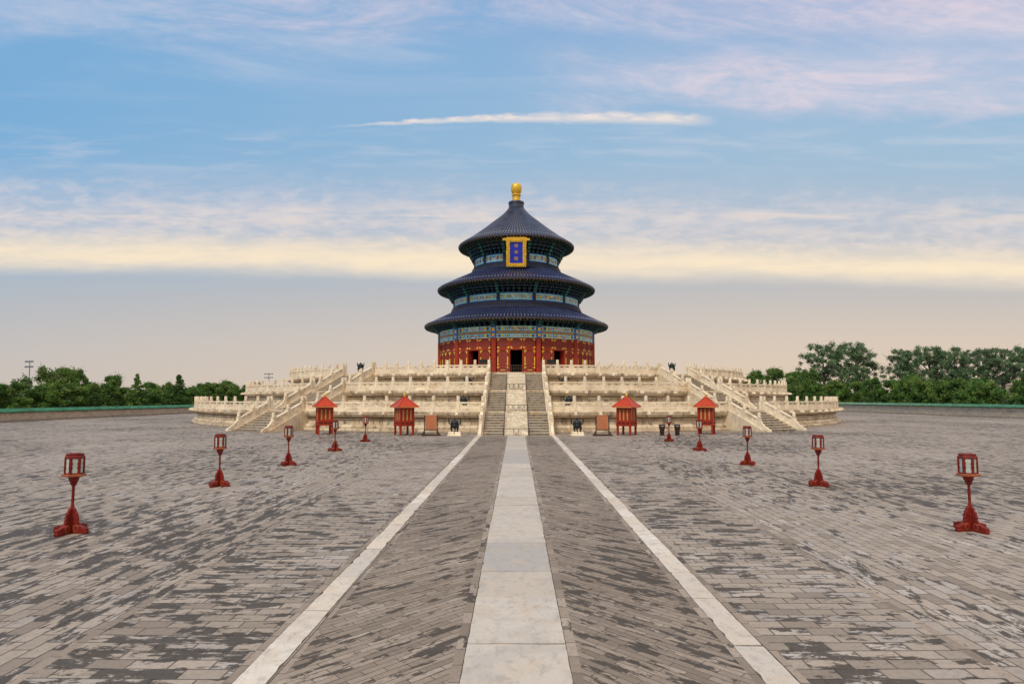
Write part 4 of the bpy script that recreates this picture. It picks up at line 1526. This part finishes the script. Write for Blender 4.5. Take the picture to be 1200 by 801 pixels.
boundary_wall(-63.2, -1, 1.65, 'low brick wall with green tile cap along the left side of the courtyard', 20, 235)
boundary_wall(72.4, 1, 2.0, 'low brick wall with green tile cap along the right side of the courtyard', 20, 235)

# ------------------------------------------------------------------ trees
def crown(seed, blobs, per, leaf, mats, squash=1.0):
    """leaf faces spread through clumps; blobs = (x, y, z, r)"""
    r = random.Random(seed)
    b_ = MB()
    for (bx, by, bz, br) in blobs:
        cm = r.choice(range(len(mats)))
        k = int(per * br ** 1.6)
        for _ in range(k):
            d = Vector((r.gauss(0, 1), r.gauss(0, 1), r.gauss(0, 1))).normalized()
            rad = br * (r.random() ** .6) * (1 + .18 * sin(5 * d.x + seed) * cos(4 * d.z))
            c_ = Vector((bx, by, bz)) + Vector((d.x, d.y, d.z * squash)) * rad
            if r.random() < .14:
                c_ = Vector((bx, by, bz)) + (c_ - Vector((bx, by, bz))) * r.uniform(1.3, 1.9)
            s_ = leaf * r.uniform(.55, 1.3)
            u = Vector((r.gauss(0, 1), r.gauss(0, 1), r.gauss(0, .7))).normalized()
            v = u.orthogonal().normalized()
            v = Matrix.Rotation(r.uniform(0, 6.28), 3, u) @ v
            w = u.cross(v)
            n = b_.addv([c_ - v * s_, c_ + w * s_ * .45, c_ + v * s_, c_ - w * s_ * .45])
            b_.face([n, n + 1, n + 2, n + 3], cm if r.random() < .8 else r.choice(range(len(mats))))
    return b_
def trunk_mesh(seed, h, rad, limbs):
    r = random.Random(seed)
    b_ = MB()
    b_.tube([(0, 0, -.2), (r.uniform(-.1, .1), 0, h * .35), (r.uniform(-.25, .25), r.uniform(-.2, .2), h * .7), (r.uniform(-.3, .3), 0, h)], [rad, rad * .8, rad * .5, rad * .15], 8)
    for i in range(limbs):
        z = h * r.uniform(.25, .75)
        a = r.uniform(0, 6.28)
        l = h * r.uniform(.22, .4)
        b_.tube([(0, 0, z), (cos(a) * l * .5, sin(a) * l * .5, z + l * .35), (cos(a) * l, sin(a) * l, z + l * .85)], [rad * .4, rad * .26, rad * .08], 6)
    return b_
def dense_blobs(seed, H, Wd, n=18):
    r = random.Random(seed)
    out = [(0, 0, H * .42, Wd * .30)]
    lean = r.uniform(-.12, .12) * Wd
    for i in range(n * 3):
        a = r.uniform(0, 6.28)
        t = r.uniform(.10, .97)
        lim = Wd * .5 * sin(pi * min(.95, .24 + t * .72)) ** .7 * (1 + .25 * sin(2 * a + seed))
        d = lim * r.uniform(.25, 1.05)
        out.append((cos(a) * d + lean * t, sin(a) * d, H * t * .96, Wd * r.uniform(.055, .125)))
    return out
def cone_blobs(H, Wd):
    r = random.Random(int(Wd * 100))
    out = []
    for k in range(230):
        t = r.random()
        a = r.uniform(0, 6.28)
        d = Wd * .5 * (1 - t) ** .75 * min(1, .55 + t * 5) * r.uniform(.2, 1.0)
        out.append((cos(a) * d, sin(a) * d, H * (.06 + .92 * t), Wd * (.11 - .07 * t)))
    return out
def tall_blobs(seed, H, Wd, n=34):
    r = random.Random(seed)
    out = []
    for i in range(n):
        t = r.uniform(.12, .98)
        a = r.uniform(0, 6.28)
        d = Wd * .5 * sin(pi * min(.95, .18 + t * .68)) ** .8 * r.uniform(.15, 1.08)
        out.append((cos(a) * d, sin(a) * d, H * t, Wd * r.uniform(.035, .085)))
    return out
KIND = {}
def tree_kind(key, crown_b, crown_mats, trunk_b):
    KIND[key] = (crown_b.mesh('crown', crown_mats), trunk_b.mesh('trunk', M_BARK, smooth=True))
DENSE = [M_LEAFA, M_LEAFB, M_LEAFB, M_LEAFC]
for i in range(4):
    tree_kind('dense%d' % i, crown(20 + i, dense_blobs(40 + i, 8.0, 7.0, 18 + 3 * i), 800, .165, DENSE[(i % 2):]), DENSE[(i % 2):], trunk_mesh(i, 6.6, .28, 6))
tree_kind('olive', crown(31, dense_blobs(51, 8.0, 6.5, 18), 560, .165, [M_LEAFB, M_LEAFC]), [M_LEAFB, M_LEAFC], trunk_mesh(9, 7.2, .28, 9))
tree_kind('cone', crown(32, cone_blobs(9.0, 3.4), 300, .15, [M_LEAFB, M_LEAFC]), [M_LEAFB, M_LEAFC], trunk_mesh(10, 8.0, .22, 0))
tree_kind('conedark', crown(33, cone_blobs(9.0, 3.8), 300, .15, [M_LEAFA, M_LEAFB]), [M_LEAFA, M_LEAFB], trunk_mesh(11, 8.0, .22, 0))
for i in range(3):
    tree_kind('tall%d' % i, crown(60 + i, tall_blobs(70 + i, 18.0, 12.0, 190), 215, .20, [M_LEAFP, M_LEAFQ, M_LEAFP]), [M_LEAFP, M_LEAFQ, M_LEAFP], trunk_mesh(20 + i, 16.5, .38, 14))
tree_kind('ragged', crown(81, [b for b in dense_blobs(83, 9.0, 9.5, 22)[1:] if b[2] > 2.5 and hash((round(b[0] * 7), 3)) % 3], 430, .18, [M_LEAFB, M_LEAFC, M_LEAFA]), [M_LEAFB, M_LEAFC, M_LEAFA], trunk_mesh(24, 8.0, .34, 12))
def tree(key, x, y, h, w, label, group, rz, name='tree'):
    base_h = {'tall': 18.0, 'cone': 9.0, 'ragg': 9.0}.get(key[:4], 8.0)
    base_w = {'tall': 12.0, 'cone': 3.5, 'ragg': 9.5}.get(key[:4], 7.0)
    r = thing(name, label, 'tree', (x, y, -.06), rz, group)
    r.scale = (w / base_w, w / base_w, h / base_h)
    cm, tm = KIND[key]
    place('trunk', tm, r)
    place('crown', cm, r)
    return r
def pos(px, d):
    return (px - 605) / 720 * d, d
rt = random.Random(12)
NUM = ['first', 'second', 'third', 'fourth', 'fifth', 'sixth', 'seventh', 'eighth', 'ninth', 'tenth', 'eleventh', 'twelfth', 'thirteenth', 'fourteenth', 'fifteenth', 'sixteenth', 'seventeenth', 'eighteenth', 'nineteenth', 'twentieth']
GL, GR_ = 'trees beyond the left courtyard wall', 'trees beyond the right courtyard wall'
# left belt: front row of bushy trees (bearing in photo pixels is only how each direction was measured)
def top_h(ytop, d):
    return EYE + (466 - ytop) * d / 720
left_front = [(-45, 88, 444), (-18, 90, 446), (5, 92, 449), (24, 93, 447), (55, 96, 446), (84, 100, 447), (106, 104, 448), (124, 108, 450), (146, 114, 453), (176, 118, 453), (192, 124, 453), (226, 132, 454), (240, 138, 449), (252, 140, 448), (272, 146, 447), (292, 152, 449)]
for i, (px, d, yt) in enumerate(left_front):
    x, y = pos(px, d)
    h = top_h(yt, d) * .98
    tree(('dense0', 'dense1', 'dense2', 'olive', 'dense3')[i % 5], x, y, h, rt.uniform(5.6, 7.4), '%s bushy green tree from the left edge in the front row behind the left wall' % NUM[i], GL, rt.uniform(0, 6.28))
left_feature = [
    ('ragged', 58, 104, 424, 9.0, 'ragged olive green tree, tallest of the left trees, before the floodlight mast', 'tree'),
    ('dense1', 88, 108, 431, 5.0, 'narrow dark tree with a knobbly top right of the ragged tree', 'tree'),
    ('olive', 72, 108, 429, 6.0, 'leaning loose topped tree right beside the tallest left tree', 'tree'),
    ('dense2', 133, 122, 438, 6.0, 'round topped dark tree midway along the left wall', 'tree'),
    ('cone', 161, 110, 435, 4.2, 'pale green pointed conifer midway along the left wall', 'conifer_tree'),
    ('conedark', 210, 122, 436, 5.0, 'dark green pointed conifer right of the pale conifer', 'conifer_tree'),
    ('dense3', 199, 150, 446, 5.0, 'small dark tree left of the dark conifer', 'tree'),
    ('dense0', 240, 160, 446, 8.5, 'broad round tree at the right end of the left belt', 'tree'),
    ('dense2', 268, 166, 445, 8.0, 'last broad tree beside the left end of the terrace', 'tree'),
    ('dense1', 300, 178, 447, 6.0, 'tree top peeping over the left end of the middle balustrade', 'tree'),
    ('dense3', 223, 172, 451, 7.0, 'low dark tree between the dark conifer and the broad tree', 'tree'),
    ('dense0', 112, 140, 445, 8.0, 'bluish tree filling the gap behind the left front row', 'tree'),
    ('dense2', 178, 165, 447, 9.0, 'dim tree behind the two conifers', 'tree')]
for key, px, d, yt, w, lab, nm in left_feature:
    x, y = pos(px, d)
    tree(key, x, y, top_h(yt, d) * .97, w, lab, GL, rt.uniform(0, 6.28), nm)
right_front = [(958, 150, 447), (982, 142, 444), (1002, 138, 446), (1022, 132, 440), (1045, 128, 444), (1066, 124, 438), (1088, 120, 442), (1108, 117, 444), (1130, 114, 440), (1152, 110, 442), (1150, 102, 445), (1212, 100, 438), (1222, 103, 440), (1250, 102, 436)]
for i, (px, d, yt) in enumerate(right_front):
    x, y = pos(px, d)
    tree(('dense1', 'dense3', 'olive', 'dense0', 'dense2')[i % 5], x, y, top_h(yt, d) * .98, rt.uniform(5.8, 7.6), '%s bushy green tree from the terrace in the front row behind the right wall' % NUM[i], GR_, rt.uniform(0, 6.28))
right_tall = [('tall0', 966, 180, 401, 15.5, 'tall airy tree, left one of the pair rising behind the right end of the terrace'), ('tall1', 1004, 182, 400, 14.0, 'tall airy tree, right one of the pair rising behind the right end of the terrace'),
              ('tall2', 1062, 170, 408, 12.5, 'tall airy tree just right of the gap in the right treetops'), ('tall0', 1090, 172, 404, 12.5, 'tall airy tree, second right of the gap in the right treetops'),
              ('tall1', 1120, 168, 406, 12.0, 'tall airy tree, third right of the gap in the right treetops'), ('tall2', 1152, 172, 407, 12.5, 'tall airy tree, fourth right of the gap in the right treetops'),
              ('tall0', 1180, 166, 406, 12.0, 'tall airy tree, fifth right of the gap in the right treetops'), ('tall1', 1212, 170, 403, 12.0, 'tall airy tree cut by the right edge of the picture')]
for key, px, d, yt, w, lab in right_tall:
    x, y = pos(px, d)
    tree(key, x, y, top_h(yt, d) * .98, w, lab, GR_, rt.uniform(0, 6.28), 'tall_tree')
for key, px, d, yt, w, lab in (('dense0', 948, 152, 428, 7.0, 'dark round tree before the pair of tall airy trees'), ('olive', 905, 176, 430, 10.0, 'green tree behind the right end of the middle balustrade'), ('dense2', 930, 165, 434, 9.0, 'dark tree between the terrace and the round tree on the right'),
                               ('dense1', 884, 185, 433, 9.0, 'tree top peeping over the right end of the top balustrade'), ('conedark', 1200, 95, 436, 3.0, 'dark narrow conifer at the right edge before the beige lodge')):
    x, y = pos(px, d)
    tree(key, x, y, top_h(yt, d) * .97, w, lab, GR_, rt.uniform(0, 6.28), 'conifer_tree' if 'cone' in key else 'tree')

# ------------------------------------------------------------------ floodlight masts, lodge, far hill
def make_mast():
    root = thing('floodlight_mast', '', 'floodlight mast', (0, 0, 0), 0, 'floodlight masts behind the trees')
    b_ = MB()
    b_.tube([(0, 0, -.1), (0, 0, 14.5)], [.22, .10], 10)
    b_.build('pole', M_STEEL, root, smooth=True)
    for z in (12.6, 14.2):
        b_ = MB()
        b_.box((0, 0, z), (3.7, .10, .10))
        b_.build('crossbar', M_STEEL, root)
        for x in (-1.65, -.95, .95, 1.65, -.25, .25):
            b_ = MB()
            b_.box((x, -.22, z + .02), (.36, .30, .46), Matrix.Identity(4), taper=.8)
            b_.build('lamp_head', M_LAMPFACE, root)
    return root
ms = make_mast()
x, y = pos(34, 190)
retag(ms, 'floodlight mast rising above the ragged tree at far left', (x, y, -.06), radians(-20))
x, y = pos(315, 215)
o = retag(copy_tree(ms), 'floodlight mast seen above the left end of the middle balustrade', (x, y, -.06), radians(-15))
o.scale = (.95, .95, .80)

ldg = thing('gate_lodge', 'small beige lodge among the trees at the right edge', 'building', (*pos(1187, 106), -.06), radians(-38))
b_ = MB()
b_.box((0, 0, 2.6), (2.1, 2.0, 5.2))
b_.build('wall', M_BEIGE, ldg)
b_ = MB()
b_.box((0, 0, 5.28), (2.1, 2.2, .16), taper=.95)
b_.box((0, 0, 5.45), (1.9, 2.0, .2), taper=.4)
b_.build('roof', M_STEP, ldg)
for x in (-.4, .4):
    b_ = MB()
    b_.box((x, -1.0, 4.3), (.34, .08, .7))
    b_.build('window', M_DARK, ldg)

hb = MB()
rr = random.Random(4)
pts = []
for i in range(41):
    f = i / 40
    pts.append((-900 + 800 * f, 115 * (.35 * math.exp(-((f - .12) / .10) ** 2) + .30 * math.exp(-((f - .02) / .08) ** 2)) - 4 + rr.uniform(-1, 1)))
n0 = hb.addv([(x, 620, -4) for x, z in pts] + [(x, 700, max(z, -3.9)) for x, z in pts] + [(x, 900, -4) for x, z in pts])
for i in range(40):
    for k in range(2):
        hb.face([n0 + k * 41 + i, n0 + k * 41 + i + 1, n0 + (k + 1) * 41 + i + 1, n0 + (k + 1) * 41 + i])
tag(hb.build('hills', mat('far_hill', (0.22, 0.19, 0.21), 0.95, var=.2, vscale=.02), smooth=True), kind='structure')
